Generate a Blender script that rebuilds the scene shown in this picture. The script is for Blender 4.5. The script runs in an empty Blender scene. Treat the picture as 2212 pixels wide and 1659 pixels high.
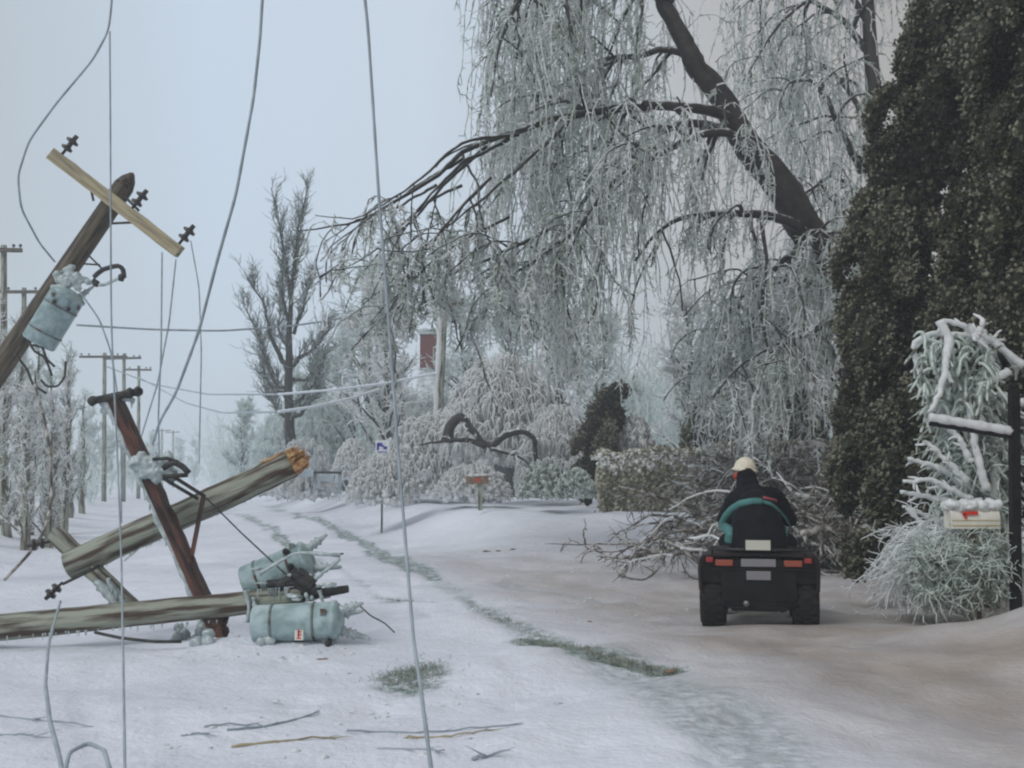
import bpy, bmesh, math, random
import numpy as np
from mathutils import Vector, Matrix

# ------------------------------------------------------------------ camera, sky, sun, exposure
SC = bpy.context.scene
COL = SC.collection
F_PX, CX, CY, HOR, CAMH = 2372.0, 1106.0, 829.5, 1035.0, 1.47
PITCH = math.atan((HOR - CY) / F_PX)
cam_d = bpy.data.cameras.new('camera'); cam = bpy.data.objects.new('camera', cam_d); COL.objects.link(cam)
cam_d.sensor_width = 36.0; cam_d.lens = 36.0 * F_PX / 2212.0
cam_d.clip_start = 0.1; cam_d.clip_end = 3000
cam.location = (0, 0, CAMH); cam.rotation_euler = (math.pi / 2 + PITCH, 0, 0)
SC.camera = cam

SUN_EL, SUN_AZ = math.radians(42), math.radians(-138)      # azimuth from +Y, negative to the left
W = bpy.data.worlds.new('World'); SC.world = W; W.use_nodes = True
nt = W.node_tree; nt.nodes.clear()
wo = nt.nodes.new('ShaderNodeOutputWorld'); bg = nt.nodes.new('ShaderNodeBackground')
sky = nt.nodes.new('ShaderNodeTexSky'); sky.sky_type = 'NISHITA'; sky.sun_disc = False
sky.sun_elevation = SUN_EL; sky.sun_rotation = SUN_AZ; sky.air_density = 1.0; sky.dust_density = 4.0
tc = nt.nodes.new('ShaderNodeTexCoord'); sep = nt.nodes.new('ShaderNodeSeparateXYZ')
nt.links.new(tc.outputs['Generated'], sep.inputs[0])
ramp = nt.nodes.new('ShaderNodeValToRGB'); mr = nt.nodes.new('ShaderNodeMapRange')
mr.inputs['From Min'].default_value = -1; mr.inputs['From Max'].default_value = 1
nt.links.new(sep.outputs['X'], mr.inputs['Value']); nt.links.new(mr.outputs[0], ramp.inputs[0])
cr = ramp.color_ramp
cr.elements[0].position = 0.0; cr.elements[0].color = (5.8, 6.2, 6.8, 1)
cr.elements[1].position = 1.0; cr.elements[1].color = (3.6, 2.9, 2.4, 1)
for p, c in ((0.29, (5.0, 5.6, 6.1)), (0.37, (6.1, 7.2, 8.5)), (0.46, (6.3, 7.2, 8.3)), (0.53, (5.3, 5.9, 6.4)), (0.60, (4.7, 4.5, 4.4)), (0.70, (3.9, 3.5, 3.2))):
    e = cr.elements.new(p); e.color = (*c, 1)
mix = nt.nodes.new('ShaderNodeMix'); mix.data_type = 'RGBA'; mix.inputs['Factor'].default_value = 0.9   # thick cloud over the blue sky
nt.links.new(sky.outputs[0], mix.inputs['A']); nt.links.new(ramp.outputs[0], mix.inputs['B'])
nt.links.new(mix.outputs['Result'], bg.inputs['Color']); bg.inputs['Strength'].default_value = 0.1
nt.links.new(bg.outputs[0], wo.inputs['Surface'])
sd = bpy.data.lights.new('sun', 'SUN'); sun = bpy.data.objects.new('sun', sd); COL.objects.link(sun)
sd.energy = 1.2; sd.angle = math.radians(24); sd.color = (1.0, 0.985, 0.96)
sdir = Vector((math.sin(SUN_AZ) * math.cos(SUN_EL), math.cos(SUN_AZ) * math.cos(SUN_EL), math.sin(SUN_EL)))
sun.rotation_euler = sdir.to_track_quat('Z', 'Y').to_euler(); sun.location = sdir * 60
SC.view_settings.view_transform = 'Standard'; SC.view_settings.look = 'None'
SC.view_settings.exposure = 0.06; SC.view_settings.gamma = 1.0
cy = SC.cycles
cy.max_bounces = 9; cy.diffuse_bounces = 6; cy.glossy_bounces = 2; cy.transmission_bounces = 6
cy.transparent_max_bounces = 4; cy.volume_bounces = 3; cy.use_denoising = True
cy.filter_width = 2.2
cy.caustics_reflective = False; cy.caustics_refractive = False

# ------------------------------------------------------------------ pixel helper (2212 x 1659 frame)
cP, sP = math.cos(PITCH), math.sin(PITCH)
def ray(u, v):
    x = (u - CX) / F_PX; y = -(v - CY) / F_PX
    return np.array([x, cP - y * sP, sP + y * cP])
def at(u, v, Y):
    d = ray(u, v); return np.array([0, 0, CAMH]) + d * (Y / d[1])
def pxm(Y): return F_PX / Y          # picture units per metre at depth Y

rng = np.random.default_rng(7)
def sstep(a, b, x):
    t = np.clip((x - a) / (b - a), 0, 1); return t * t * (3 - 2 * t)
_n = np.random.default_rng(3)
_W = [(_n.uniform(-1, 1, 2) * f, _n.uniform(0, 6.28), amp) for f, amp in
      ((0.25, .03), (0.3, .03), (0.6, .022), (0.7, .022), (1.3, .014), (1.5, .014), (2.6, .008), (3.1, .008), (5.0, .004), (6.3, .003), (9, .002)) for _ in (0, 1)]
def bumps(x, y):
    z = 0
    for k, ph, a in _W: z = z + a * np.sin((k[0] * x + k[1] * y) * 2.0 + ph)
    return z
def gsl(x, y, cx, cy_, rx, ry, h): return h * np.exp(-((x - cx) / rx) ** 2 - ((y - cy_) / ry) ** 2)
def terrain(x, y):
    s = (x + 0.285 * y) / 1.04
    z = 0.78 * sstep(17.5, 27, y) * sstep(4.0, 6.8, s)
    z = z + 0.5 * sstep(7.5, 12, x) * sstep(24, 12, y) * 0.6
    z = z + gsl(x, y, 5.1, 9.3, 1.0, 1.3, .58) + gsl(x, y, 6.6, 8.0, 1.6, 1.8, .55) + gsl(x, y, 3.9, 8.2, .9, .8, .06)
    z = z + gsl(x, y, -5.6, 33, 1.6, 3.0, .38) + gsl(x, y, -8.5, 40, 2.5, 4, .3)
    z = z + gsl(x, y, -2.4, 10.05, .9, .4, .085) + gsl(x, y, -1.2, 12.5, 1.6, .8, .06)
    z = z + 0.35 * sstep(-2.5, -6, s) * sstep(14, 22, y)
    near = sstep(60, 20, y)
    return z + bumps(x, y) * (0.35 + 0.65 * near) - 0.02
def gz(x, y): return float(terrain(np.float64(x), np.float64(y)))
def gp(u, v):
    d = ray(u, v); t = 1.0
    for i in range(4000):
        p = np.array([0, 0, CAMH]) + d * t
        if p[2] <= gz(p[0], p[1]) or t > 500: return p
        t += 0.02 + t * 0.001
    return p

# ------------------------------------------------------------------ mesh builder
def nrm(a): return a / np.maximum(np.linalg.norm(a, axis=-1, keepdims=True), 1e-9)
class MB:
    def __init__(s): s.V = []; s.G = []; s.F = []; s.M = []; s.n = 0
    def add(s, V, F, mi=0, G=None):
        V = np.asarray(V, float).reshape(-1, 3)
        s.V.append(V); s.G.append(V.copy() if G is None else np.asarray(G, float).reshape(-1, 3))
        for f in (F if isinstance(F, list) else [F]):
            f = np.asarray(f, int)
            if f.ndim == 1: f = f[None]
            s.F.append(f + s.n); s.M.append(np.full(len(f), mi))
        s.n += len(V); return s
def tubes(mb, P, R, sides=4, mi=0, caps=False, flat=1.0):
    P = np.asarray(P, float); R = np.asarray(R, float)
    if P.ndim == 2: P = P[None]
    if R.ndim < 2: R = np.broadcast_to(R, P.shape[:2]) if R.ndim == 0 or R.shape[0] == P.shape[1] else np.broadcast_to(R[:, None], P.shape[:2])
    N, K, _ = P.shape
    T = nrm(np.gradient(P, axis=1)); avg = nrm(P[:, -1] - P[:, 0])
    ref = np.where(np.abs(avg[:, 2:3]) > .75, np.array([[1., .1, 0]]), np.array([[0, 0, 1.]]))[:, None, :]
    A = nrm(np.cross(T, np.broadcast_to(ref, T.shape))); B = np.cross(T, A)
    th = np.arange(sides) * 2 * math.pi / sides + .4
    ring = P[:, :, None] + R[:, :, None, None] * (np.cos(th)[None, None, :, None] * A[:, :, None] + flat * np.sin(th)[None, None, :, None] * B[:, :, None])
    seg = np.concatenate([np.zeros((N, 1)), np.cumsum(np.linalg.norm(np.diff(P, axis=1), axis=2), 1)], 1)
    off = rng.uniform(0, 50, (N, 3))
    G = np.stack([np.cos(th)[None, None] * R[:, :, None] * np.ones((N, K, 1)), np.sin(th)[None, None] * R[:, :, None] * np.ones((N, K, 1)),
                  seg[:, :, None] * .1 * np.ones(sides)], -1) + off[:, None, None]
    idx = np.arange(N * K * sides).reshape(N, K, sides); nx = np.roll(idx, -1, axis=2)
    F = np.stack([idx[:, :-1], nx[:, :-1], nx[:, 1:], idx[:, 1:]], -1).reshape(-1, 4)
    fs = [F]
    if caps: fs += [idx[:, 0, ::-1].reshape(-1, sides), idx[:, -1].reshape(-1, sides)]
    return mb.add(ring, fs, mi, G)
BOXF = np.array([[0, 3, 2, 1], [4, 5, 6, 7], [0, 1, 5, 4], [1, 2, 6, 5], [2, 3, 7, 6], [3, 0, 4, 7]])
def box(mb, c, size, rot=None, mi=0):
    sx, sy, sz = [v / 2 for v in size]
    L = np.array([[-sx, -sy, -sz], [sx, -sy, -sz], [sx, sy, -sz], [-sx, sy, -sz], [-sx, -sy, sz], [sx, -sy, sz], [sx, sy, sz], [-sx, sy, sz]])
    Rm = np.eye(3) if rot is None else np.array(rot)
    return mb.add(L @ Rm.T + np.array(c), BOXF, mi, L)
def beam(mb, p0, p1, w, h, up=(0, 0, 1), mi=0, n=10, wob=0.0):
    """a squared timber from p0 to p1, long axis cut in n pieces with slightly uneven edges"""
    p0 = np.array(p0, float); p1 = np.array(p1, float); t = nrm(p1 - p0); a = nrm(np.cross(t, np.array(up, float))); b = np.cross(a, t)
    L = np.linalg.norm(p1 - p0); vs = []; gs = []
    c = [(-1, -1), (1, -1), (1, 1), (-1, 1)]; o = rng.uniform(0, 9, 3)
    for i in range(n + 1):
        for q, (ca, cb) in enumerate(c):
            j = rng.normal(0, wob, 2)
            vs.append(p0 + t * L * i / n + a * (ca * w / 2 + j[0]) + b * (cb * h / 2 + j[1])); gs.append(np.array([ca * w / 2, cb * h / 2, L * i / n * .1]) + o)
    F = []
    for i in range(n):
        for q in range(4): F.append([i * 4 + q, i * 4 + (q + 1) % 4, (i + 1) * 4 + (q + 1) % 4, (i + 1) * 4 + q])
    F.append([3, 2, 1, 0]); F.append([n * 4, n * 4 + 1, n * 4 + 2, n * 4 + 3])
    return mb.add(vs, np.array(F), mi, gs)
def lathe(mb, p, axis, prof, sides=24, mi=0):
    """prof: list of (distance along axis, radius)"""
    p = np.array(p, float); t = nrm(np.array(axis, float)); r0 = np.array([0, 0, 1.]) if abs(t[2]) < .8 else np.array([1., 0, 0])
    a = nrm(np.cross(t, r0)); b = np.cross(t, a); th = np.arange(sides) * 2 * math.pi / sides
    vs = [p + t * h + r * (math.cos(x) * a + math.sin(x) * b) for h, r in prof for x in th]
    K = len(prof); idx = np.arange(K * sides).reshape(K, sides); nx = np.roll(idx, -1, 1)
    F = np.stack([idx[:-1], nx[:-1], nx[1:], idx[1:]], -1).reshape(-1, 4)
    return mb.add(vs, [F, idx[0, ::-1], idx[-1]], mi)
def _ico(sub):
    bm = bmesh.new(); bmesh.ops.create_icosphere(bm, subdivisions=sub, radius=1)
    V = np.array([v.co[:] for v in bm.verts]); F = np.array([[v.index for v in f.verts] for f in bm.faces]); bm.free(); return V, F
ICO1, ICO2, ICO3 = _ico(1), _ico(2), _ico(3)
def blobs(mb, C, S, ico=ICO1, jit=.25, mi=0):
    C = np.asarray(C, float); N = len(C); V, F = ico
    S = np.asarray(S, float)
    if S.ndim == 1: S = np.repeat(S[:, None], 3, 1)
    X = V[None] * (1 + rng.normal(0, jit, (N, len(V), 1))) * S[:, None] + C[:, None]
    Fo = (F[None] + (np.arange(N) * len(V))[:, None, None]).reshape(-1, 3)
    return mb.add(X, Fo, mi)
def leaves(mb, C, D, size, mi=0, wid=.5):
    """leaf-sized rhombs at C pointing along D"""
    C = np.asarray(C, float); D = nrm(D); N = len(C); s = np.asarray(size, float).reshape(-1, 1) * np.ones((N, 1))
    side = nrm(np.cross(D, rng.normal(size=(N, 3)))) * s * wid
    nn = nrm(np.cross(D, side)) * s * .15
    V = np.stack([C, C + D * s * .5 + side + nn, C + D * s, C + D * s * .5 - side + nn], 1)
    return mb.add(V, np.arange(N * 4).reshape(N, 4), mi)

def make_obj(name, mb, mats, org=(0, 0, 0), smooth=True):
    me = bpy.data.meshes.new(name)
    V = np.concatenate(mb.V) - np.array(org); G = np.concatenate(mb.G)
    tot = np.concatenate([np.full(len(f), f.shape[1]) for f in mb.F]); loops = np.concatenate([f.ravel() for f in mb.F])
    me.vertices.add(len(V)); me.vertices.foreach_set('co', V.ravel().astype(np.float32))
    me.loops.add(len(loops)); me.loops.foreach_set('vertex_index', loops.astype(np.int32))
    me.polygons.add(len(tot)); st = np.concatenate([[0], np.cumsum(tot)[:-1]])
    me.polygons.foreach_set('loop_start', st.astype(np.int32))
    try: me.polygons.foreach_set('loop_total', tot.astype(np.int32))
    except Exception: pass
    me.polygons.foreach_set('material_index', np.concatenate(mb.M).astype(np.int32))
    me.polygons.foreach_set('use_smooth', np.full(len(tot), smooth))
    at_ = me.attributes.new('g', 'FLOAT_VECTOR', 'POINT'); at_.data.foreach_set('vector', G.ravel().astype(np.float32))
    me.update(calc_edges=True)
    for m in (mats if isinstance(mats, (list, tuple)) else [mats]): me.materials.append(m)
    o = bpy.data.objects.new(name, me); COL.objects.link(o); return o
ORG = {}
def remesh(o, vox=.014, smooth_it=6):
    r = o.modifiers.new('remesh', 'REMESH'); r.mode = 'VOXEL'; r.voxel_size = vox; r.use_smooth_shade = True
    s = o.modifiers.new('smooth', 'SMOOTH'); s.factor = .6; s.iterations = smooth_it
    return o
def tag(o, label, cat=None, group=None, kind=None):
    if label: o['label'] = label
    if cat: o['category'] = cat
    if group: o['group'] = group
    if kind: o['kind'] = kind
    return o
def thing(name, label, cat, loc, group=None):
    o = bpy.data.objects.new(name, None); COL.objects.link(o); o.empty_display_size = .2
    o.location = [float(v) for v in loc]; ORG[o.name] = np.array(loc, float); return tag(o, label, cat, group)
def part(name, mb, mats, root, label=None, smooth=True, bevel=0):
    org = ORG[root.name]; o = make_obj(name, mb, mats, org, smooth); o.parent = root; ORG[o.name] = org
    if label: o['label'] = label
    if bevel:
        b = o.modifiers.new('bevel', 'BEVEL'); b.width = bevel; b.segments = 2; b.limit_method = 'ANGLE'
    return o
def solo(name, mb, mats, label, cat, loc, group=None, smooth=True, kind=None, bevel=0):
    o = make_obj(name, mb, mats, loc, smooth); o.location = [float(v) for v in loc]; ORG[o.name] = np.array(loc, float)
    if bevel:
        b = o.modifiers.new('bevel', 'BEVEL'); b.width = bevel; b.segments = 2; b.limit_method = 'ANGLE'
    return tag(o, label, cat, group, kind)

# ------------------------------------------------------------------ materials
def mat(name, A, B=None, scale=5, lo=.4, hi=.6, rough=.7, bump=0, bscale=None, vec='obj', detail=4, spec=.3, metal=0, sss=0, coat=0, tr=0, frost=None):
    m = bpy.data.materials.new(name); m.use_nodes = True; t = m.node_tree; N = t.nodes; L = t.links
    b = N['Principled BSDF']; b.inputs['Roughness'].default_value = rough; b.inputs['Base Color'].default_value = (*A, 1)
    b.inputs['Specular IOR Level'].default_value = spec; b.inputs['Metallic'].default_value = metal
    if coat: b.inputs['Coat Weight'].default_value = coat; b.inputs['Coat Roughness'].default_value = .15
    if sss: b.inputs['Subsurface Weight'].default_value = sss; b.inputs['Subsurface Scale'].default_value = .05
    if vec == 'g':
        c = N.new('ShaderNodeAttribute'); c.attribute_name = 'g'; v = c.outputs['Vector']
    else:
        c = N.new('ShaderNodeTexCoord'); v = c.outputs['Object']
    if B is not None:
        n = N.new('ShaderNodeTexNoise'); n.inputs['Scale'].default_value = scale; n.inputs['Detail'].default_value = detail; L.new(v, n.inputs['Vector'])
        r = N.new('ShaderNodeMapRange'); r.inputs['From Min'].default_value = lo; r.inputs['From Max'].default_value = hi; L.new(n.outputs['Fac'], r.inputs['Value'])
        x = N.new('ShaderNodeMix'); x.data_type = 'RGBA'; x.inputs['A'].default_value = (*A, 1); x.inputs['B'].default_value = (*B, 1)
        L.new(r.outputs[0], x.inputs['Factor']); L.new(x.outputs['Result'], b.inputs['Base Color'])
    if bump:
        n2 = N.new('ShaderNodeTexNoise'); n2.inputs['Scale'].default_value = bscale or scale * 3; n2.inputs['Detail'].default_value = 5; L.new(v, n2.inputs['Vector'])
        bp = N.new('ShaderNodeBump'); bp.inputs['Strength'].default_value = bump; bp.inputs['Distance'].default_value = .02
        L.new(n2.outputs['Fac'], bp.inputs['Height']); L.new(bp.outputs[0], b.inputs['Normal'])
    if frost is not None:      # rime settles on what faces up
        ge = N.new('ShaderNodeNewGeometry'); sp = N.new('ShaderNodeSeparateXYZ'); L.new(ge.outputs['Normal'], sp.inputs[0])
        fn = N.new('ShaderNodeTexNoise'); fn.inputs['Scale'].default_value = 6; fn.inputs['Detail'].default_value = 4; L.new(v, fn.inputs['Vector'])
        ma = N.new('ShaderNodeMath'); ma.operation = 'MULTIPLY_ADD'; L.new(fn.outputs['Fac'], ma.inputs[0]); ma.inputs[1].default_value = 1.6; L.new(sp.outputs['Z'], ma.inputs[2])
        r2 = N.new('ShaderNodeMapRange'); r2.inputs['From Min'].default_value = frost[1]; r2.inputs['From Max'].default_value = frost[1] + .5; L.new(ma.outputs[0], r2.inputs['Value'])
        x2 = N.new('ShaderNodeMix'); x2.data_type = 'RGBA'; L.new(r2.outputs[0], x2.inputs['Factor']); x2.inputs['B'].default_value = (*frost[0], 1)
        if B is not None: L.new(x.outputs['Result'], x2.inputs['A'])
        else: x2.inputs['A'].default_value = (*A, 1)
        L.new(x2.outputs['Result'], b.inputs['Base Color'])
    if tr:                     # ice lets part of the light through
        ts = N.new('ShaderNodeBsdfTranslucent'); ms = N.new('ShaderNodeMixShader'); ms.inputs[0].default_value = tr
        if B is not None: L.new(x.outputs['Result'], ts.inputs['Color'])
        else: ts.inputs['Color'].default_value = (*A, 1)
        L.new(b.outputs[0], ms.inputs[1]); L.new(ts.outputs[0], ms.inputs[2]); L.new(ms.outputs[0], N['Material Output'].inputs['Surface'])
    return m
M = dict(
    bark=mat('dark_wet_bark', (.013, .010, .009), (.045, .038, .032), 4, .35, .7, .6, .8, 12, vec='g'),
    bark_ice=mat('bark_with_ice', (.02, .017, .014), (.06, .055, .05), 2.2, .5, .72, .4, .6, 14, frost=((.6, .62, .62), 1.25)),
    trunk_ice=mat('dark_trunk_with_rime', (.013, .010, .009), (.05, .042, .036), 4, .35, .7, .6, 1.0, 16, frost=((.5, .52, .52), 1.62)),
    twig_ice=mat('ice_coated_twigs', (.22, .21, .19), (.93, .95, .95), 11, .27, .42, .25, 0, spec=.6, tr=.4),
    twig_green=mat('grey_green_iced_twigs', (.12, .13, .095), (.76, .83, .78), 8, .34, .52, .3, 0, spec=.6, tr=.35),
    twig_dark=mat('dark_thinly_iced_twigs', (.06, .07, .06), (.42, .48, .46), 6, .38, .58, .4, 0, tr=.2),
    twig_far=mat('distant_iced_twigs', (.34, .42, .40), (.88, .94, .93), 3, .24, .44, .4, 0, tr=.5),  # paler than the near twigs: part of the distance haze is in this colour
    twig_brown=mat('brown_twigs_partly_iced', (.055, .04, .032), (.5, .48, .44), 7, .45, .65, .4, 0, spec=.5),
    rime=mat('white_rime', (.92, .93, .93), (.70, .74, .73), 14, .5, .75, .4, .5, 30, spec=.5, tr=.4),
    ice=mat('clear_grey_ice', (.38, .46, .46), (.66, .73, .74), 16, .35, .65, .12, .5, 25, spec=.8, tr=.3),
    leaf_dark=mat('evergreen_foliage', (.014, .016, .007), (.040, .040, .017), 5, .4, .65, .6, frost=((.20, .20, .135), 1.35)),
    leaf_frost=mat('frosted_evergreen_tips', (.115, .11, .07), (.21, .20, .145), 3, .35, .65, .5),
    hedge=mat('iced_hedge_leaves', (.24, .22, .14), (.50, .49, .40), 5, .35, .65, .5),
    wood=mat('weathered_pole_wood', (.065, .042, .03), (.29, .31, .25), 16, .40, .56, .6, .9, 34, vec='g', detail=6),
    wood_dark=mat('dark_wet_pole_wood', (.025, .02, .016), (.14, .11, .07), 20, .4, .65, .5, .7, 30, vec='g', detail=6),
    wood_tan=mat('bare_tan_crossarm_wood', (.38, .33, .21), (.17, .14, .09), 16, .45, .7, .6, .4, 30, vec='g', detail=6),
    wood_red=mat('red_brown_crossarm_wood', (.02, .012, .010), (.12, .05, .034), 20, .42, .62, .5, .6, 30, vec='g', detail=6),
    split=mat('fresh_split_wood', (.28, .14, .06), (.50, .31, .15), 26, .4, .6, .7, .8, 50),
    iron=mat('dark_iron', (.02, .02, .022), (.05, .045, .04), 20, .4, .6, .5),
    porcelain=mat('brown_porcelain', (.03, .022, .02), rough=.2, spec=.6),
    tank=mat('blue_grey_painted_tank', (.20, .29, .29), (.36, .46, .47), 9, .35, .62, .45, .35, 30, spec=.5, frost=((.60, .68, .69), 1.55)),
    wire=mat('ice_coated_cable', (.22, .26, .29), (.36, .42, .46), 5, .3, .7, .3),
    wire_white=mat('thickly_iced_cable', (.72, .78, .84), rough=.3),
    brick=mat('red_brick', (.17, .045, .038), (.11, .035, .03), 14, .4, .6, .8),
    siding=mat('grey_siding', (.30, .32, .32), rough=.6), shingle=mat('iced_roof_shingle', (.4, .44, .46), (.62, .66, .7), 3, .4, .6, .5),
    glass=mat('window_glass', (.03, .04, .05), rough=.1, spec=.8),
    white=mat('white_painted_metal', (.74, .72, .64), (.62, .6, .52), 6, .4, .7, .35), gold=mat('gold_stripe', (.45, .33, .1), rough=.5),
    red=mat('red_flag_paint', (.6, .03, .02), rough=.4), blue=mat('blue_sign_paint', (.03, .04, .35), rough=.5),
    black=mat('black_plastic', (.004, .004, .004), (.010, .009, .009), 8, rough=.6, spec=.15), rubber=mat('black_rubber', (.008, .008, .008), (.02, .018, .016), 10, .5, .8, .8, .4, 30),
    jacket=mat('black_snow_jacket', (.004, .004, .006), (.009, .009, .013), 6, rough=.85, spec=.1, bump=1.0, bscale=7), teal=mat('teal_piping', (.07, .20, .19), (.05, .15, .14), 10, rough=.7),
    skin=mat('skin', (.45, .26, .2), rough=.5), wool=mat('cream_wool', (.72, .67, .54), (.60, .54, .42), 40, rough=.9, bump=.5, bscale=90),
    scarf=mat('orange_red_scarf', (.42, .05, .03), rough=.8), pink=mat('pink_stripe', (.35, .08, .10), rough=.7),
    lens_red=mat('red_lamp_lens', (.26, .012, .01), rough=.25, spec=.6), lens_orange=mat('orange_lamp_lens', (.26, .045, .018), rough=.25, spec=.6),
    grey=mat('grey_plate', (.20, .19, .20), rough=.5), plate=mat('pale_plate', (.5, .5, .42), rough=.5),
    maroon=mat('dark_maroon_fender', (.014, .005, .005), (.009, .004, .004), 3, rough=.5, spec=.2),
    steel_grey=mat('rust_stained_band', (.16, .20, .20), (.10, .05, .03), 12, .5, .62, rough=.6), steel=mat('dull_steel', (.2, .2, .2), rough=.4, metal=.8), grassm=mat('frozen_grass_blades', (.15, .165, .12), (.38, .42, .38), 12, .35, .65, .5),
    brown=mat('old_brown_boards', (.13, .075, .05), (.22, .15, .1), 9, .4, .6, .7),
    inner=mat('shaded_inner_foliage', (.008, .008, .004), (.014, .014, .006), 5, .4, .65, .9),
)

# ------------------------------------------------------------------ ground
def axis_vals(lo, a, b, hi, st, g=1.12):
    mid = list(np.arange(a, b, st)); up = [b]; s = st
    while up[-1] < hi: s *= g; up.append(up[-1] + s)
    dn = [a]; s = st
    while dn[-1] > lo: s *= g; dn.append(dn[-1] - s)
    return np.array(dn[:0:-1] + mid + up)
xs = axis_vals(-500, -9, 8, 500, .07); ys = axis_vals(-40, 3.5, 26, 750, .06, 1.05)
GX, GY = np.meshgrid(xs, ys); GZ = terrain(GX, GY)
RUTS = [([(540, 1060), (570, 1082), (605, 1105), (680, 1120), (760, 1160), (850, 1200), (940, 1250)], .22, .85), ([(940, 1250), (985, 1278), (1040, 1312), (1100, 1345), (1150, 1383)], .16, .22), ([(650, 1190), (720, 1225), (790, 1265), (840, 1295)], .10, .3),
        ([(720, 1135), (740, 1160), (790, 1180)], .12, .8), ([(800, 1190), (850, 1215), (900, 1235)], .14, .9),
        ([(480, 1095), (520, 1110), (560, 1130), (600, 1150), (650, 1190)], .20, .85), ([(560, 1140), (600, 1168), (640, 1180)], .12, .7),
        ([(820, 1293), (880, 1297), (945, 1302)], .12, .8), ([(840, 1300), (900, 1308)], .10, .5),
        ([(1000, 1290), (1060, 1325), (1130, 1355), (1210, 1385)], .20, .45),
        ([(1140, 1383), (1200, 1392), (1290, 1412), (1370, 1432), (1450, 1450)], .16, .95),
        ([(1300, 1400), (1420, 1470), (1500, 1540), (1600, 1600)], .42, .35),
        ([(1500, 1480), (1620, 1560), (1640, 1640)], .40, .30), ([(1100, 1265), (1200, 1280), (1290, 1300)], .25, .22)]
ST = np.zeros_like(GX)
from math import hypot
msk = (GY < 60) & (np.abs(GX) < 20)
for pts, w, amt in RUTS:
    g = np.array([gp(*p)[:2] for p in pts]); best = np.full(GX.shape, 99.)
    for a, b in zip(g[:-1], g[1:]):
        ab = b - a; t = np.clip(((GX - a[0]) * ab[0] + (GY - a[1]) * ab[1]) / (ab @ ab), 0, 1)
        best = np.minimum(best, np.hypot(GX - a[0] - t * ab[0], GY - a[1] - t * ab[1]))
    best = best + bumps(GX * 3, GY * 3) * .8
    ST = np.maximum(ST, amt * sstep(w, w * .25, best) * msk)
cxy = gp(890, 1450)
pt = sstep(1.0, .3, np.hypot((GX - cxy[0]) / .36, (GY - cxy[1]) / .85) + bumps(GX * 4, GY * 4) * 3)
ST = np.maximum(ST, .7 * pt)
GZ = GZ - ST * .035
_q = np.random.default_rng(11)
for _ in range(420):      # hollows, footprints and crust lumps in the near snow
    yy = 4 + 16 * _q.random() ** 1.4; xx = _q.uniform(-.5, .45) * yy; rr = _q.uniform(.05, .17); hh = _q.uniform(-.035, .022)
    i0, i1 = np.searchsorted(ys, [yy - 3 * rr, yy + 3 * rr]); j0, j1 = np.searchsorted(xs, [xx - 3 * rr, xx + 3 * rr])
    GZ[i0:i1, j0:j1] += hh * np.exp(-(((GX[i0:i1, j0:j1] - xx) / rr) ** 2 + ((GY[i0:i1, j0:j1] - yy) / (rr * 1.3)) ** 2) ** 1.5)
# dimmer, warmer light of the right side, painted into the snow colour
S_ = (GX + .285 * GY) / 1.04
SHADE_TINT = sstep(2.6, 5.4, S_ + bumps(GX, GY) * 6) * sstep(28, 10, GY)
mb = MB(); H, Wd = GX.shape
idx = np.arange(H * Wd).reshape(H, Wd)
mb.add(np.stack([GX, GY, GZ], -1), np.stack([idx[:-1, :-1], idx[:-1, 1:], idx[1:, 1:], idx[1:, :-1]], -1).reshape(-1, 4))
m = bpy.data.materials.new('snow_surface'); m.use_nodes = True; N = m.node_tree.nodes; L = m.node_tree.links; b = N['Principled BSDF']
b.inputs['Roughness'].default_value = .55; b.inputs['Specular IOR Level'].default_value = .25
tcn = N.new('ShaderNodeTexCoord')
def noise(scale, det=5, vec=None):
    n = N.new('ShaderNodeTexNoise'); n.inputs['Scale'].default_value = scale; n.inputs['Detail'].default_value = det
    L.new(vec or tcn.outputs['Object'], n.inputs['Vector']); return n.outputs['Fac']
def mrange(v, a, b_, c=0, d=1):
    n = N.new('ShaderNodeMapRange'); n.inputs['From Min'].default_value = a; n.inputs['From Max'].default_value = b_
    n.inputs['To Min'].default_value = c; n.inputs['To Max'].default_value = d; L.new(v, n.inputs['Value']); return n.outputs[0]
def mixc(f, A, B):
    n = N.new('ShaderNodeMix'); n.data_type = 'RGBA'; L.new(f, n.inputs['Factor'])
    for k, c in (('A', A), ('B', B)):
        if isinstance(c, tuple): n.inputs[k].default_value = (*c, 1)
        else: L.new(c, n.inputs[k])
    return n.outputs['Result']
def mul(a, b_):
    n = N.new('ShaderNodeMath'); n.operation = 'MULTIPLY'; n.use_clamp = True; L.new(a, n.inputs[0])
    if isinstance(b_, float): n.inputs[1].default_value = b_
    else: L.new(b_, n.inputs[1])
    return n.outputs[0]
at1 = N.new('ShaderNodeAttribute'); at1.attribute_name = 'stain'; at2 = N.new('ShaderNodeAttribute'); at2.attribute_name = 'shade_tint'
mp = N.new('ShaderNodeMapping'); mp.inputs['Scale'].default_value = (1, .55, 1); mp.inputs['Rotation'].default_value = (0, 0, -.28); L.new(tcn.outputs['Object'], mp.inputs[0])
snow = mixc(mrange(noise(.55, 6, mp.outputs[0]), .35, .7), (.76, .78, .85), (.66, .68, .75))
snow = mixc(mrange(noise(7, 4), .4, .75, 0, .35), snow, (.57, .59, .63))
shade_col = mixc(mrange(noise(1.6, 6, mp.outputs[0]), .3, .7), (.41, .355, .315), (.26, .22, .19))  # snow colour with the right side's dim warm tone painted in
c1 = mixc(mul(at2.outputs['Fac'], mrange(noise(.9, 5), .2, .6, .55, 1)), snow, shade_col)
icec = mixc(mrange(noise(9, 5), .4, .6), (.13, .18, .165), (.33, .40, .39))
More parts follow.
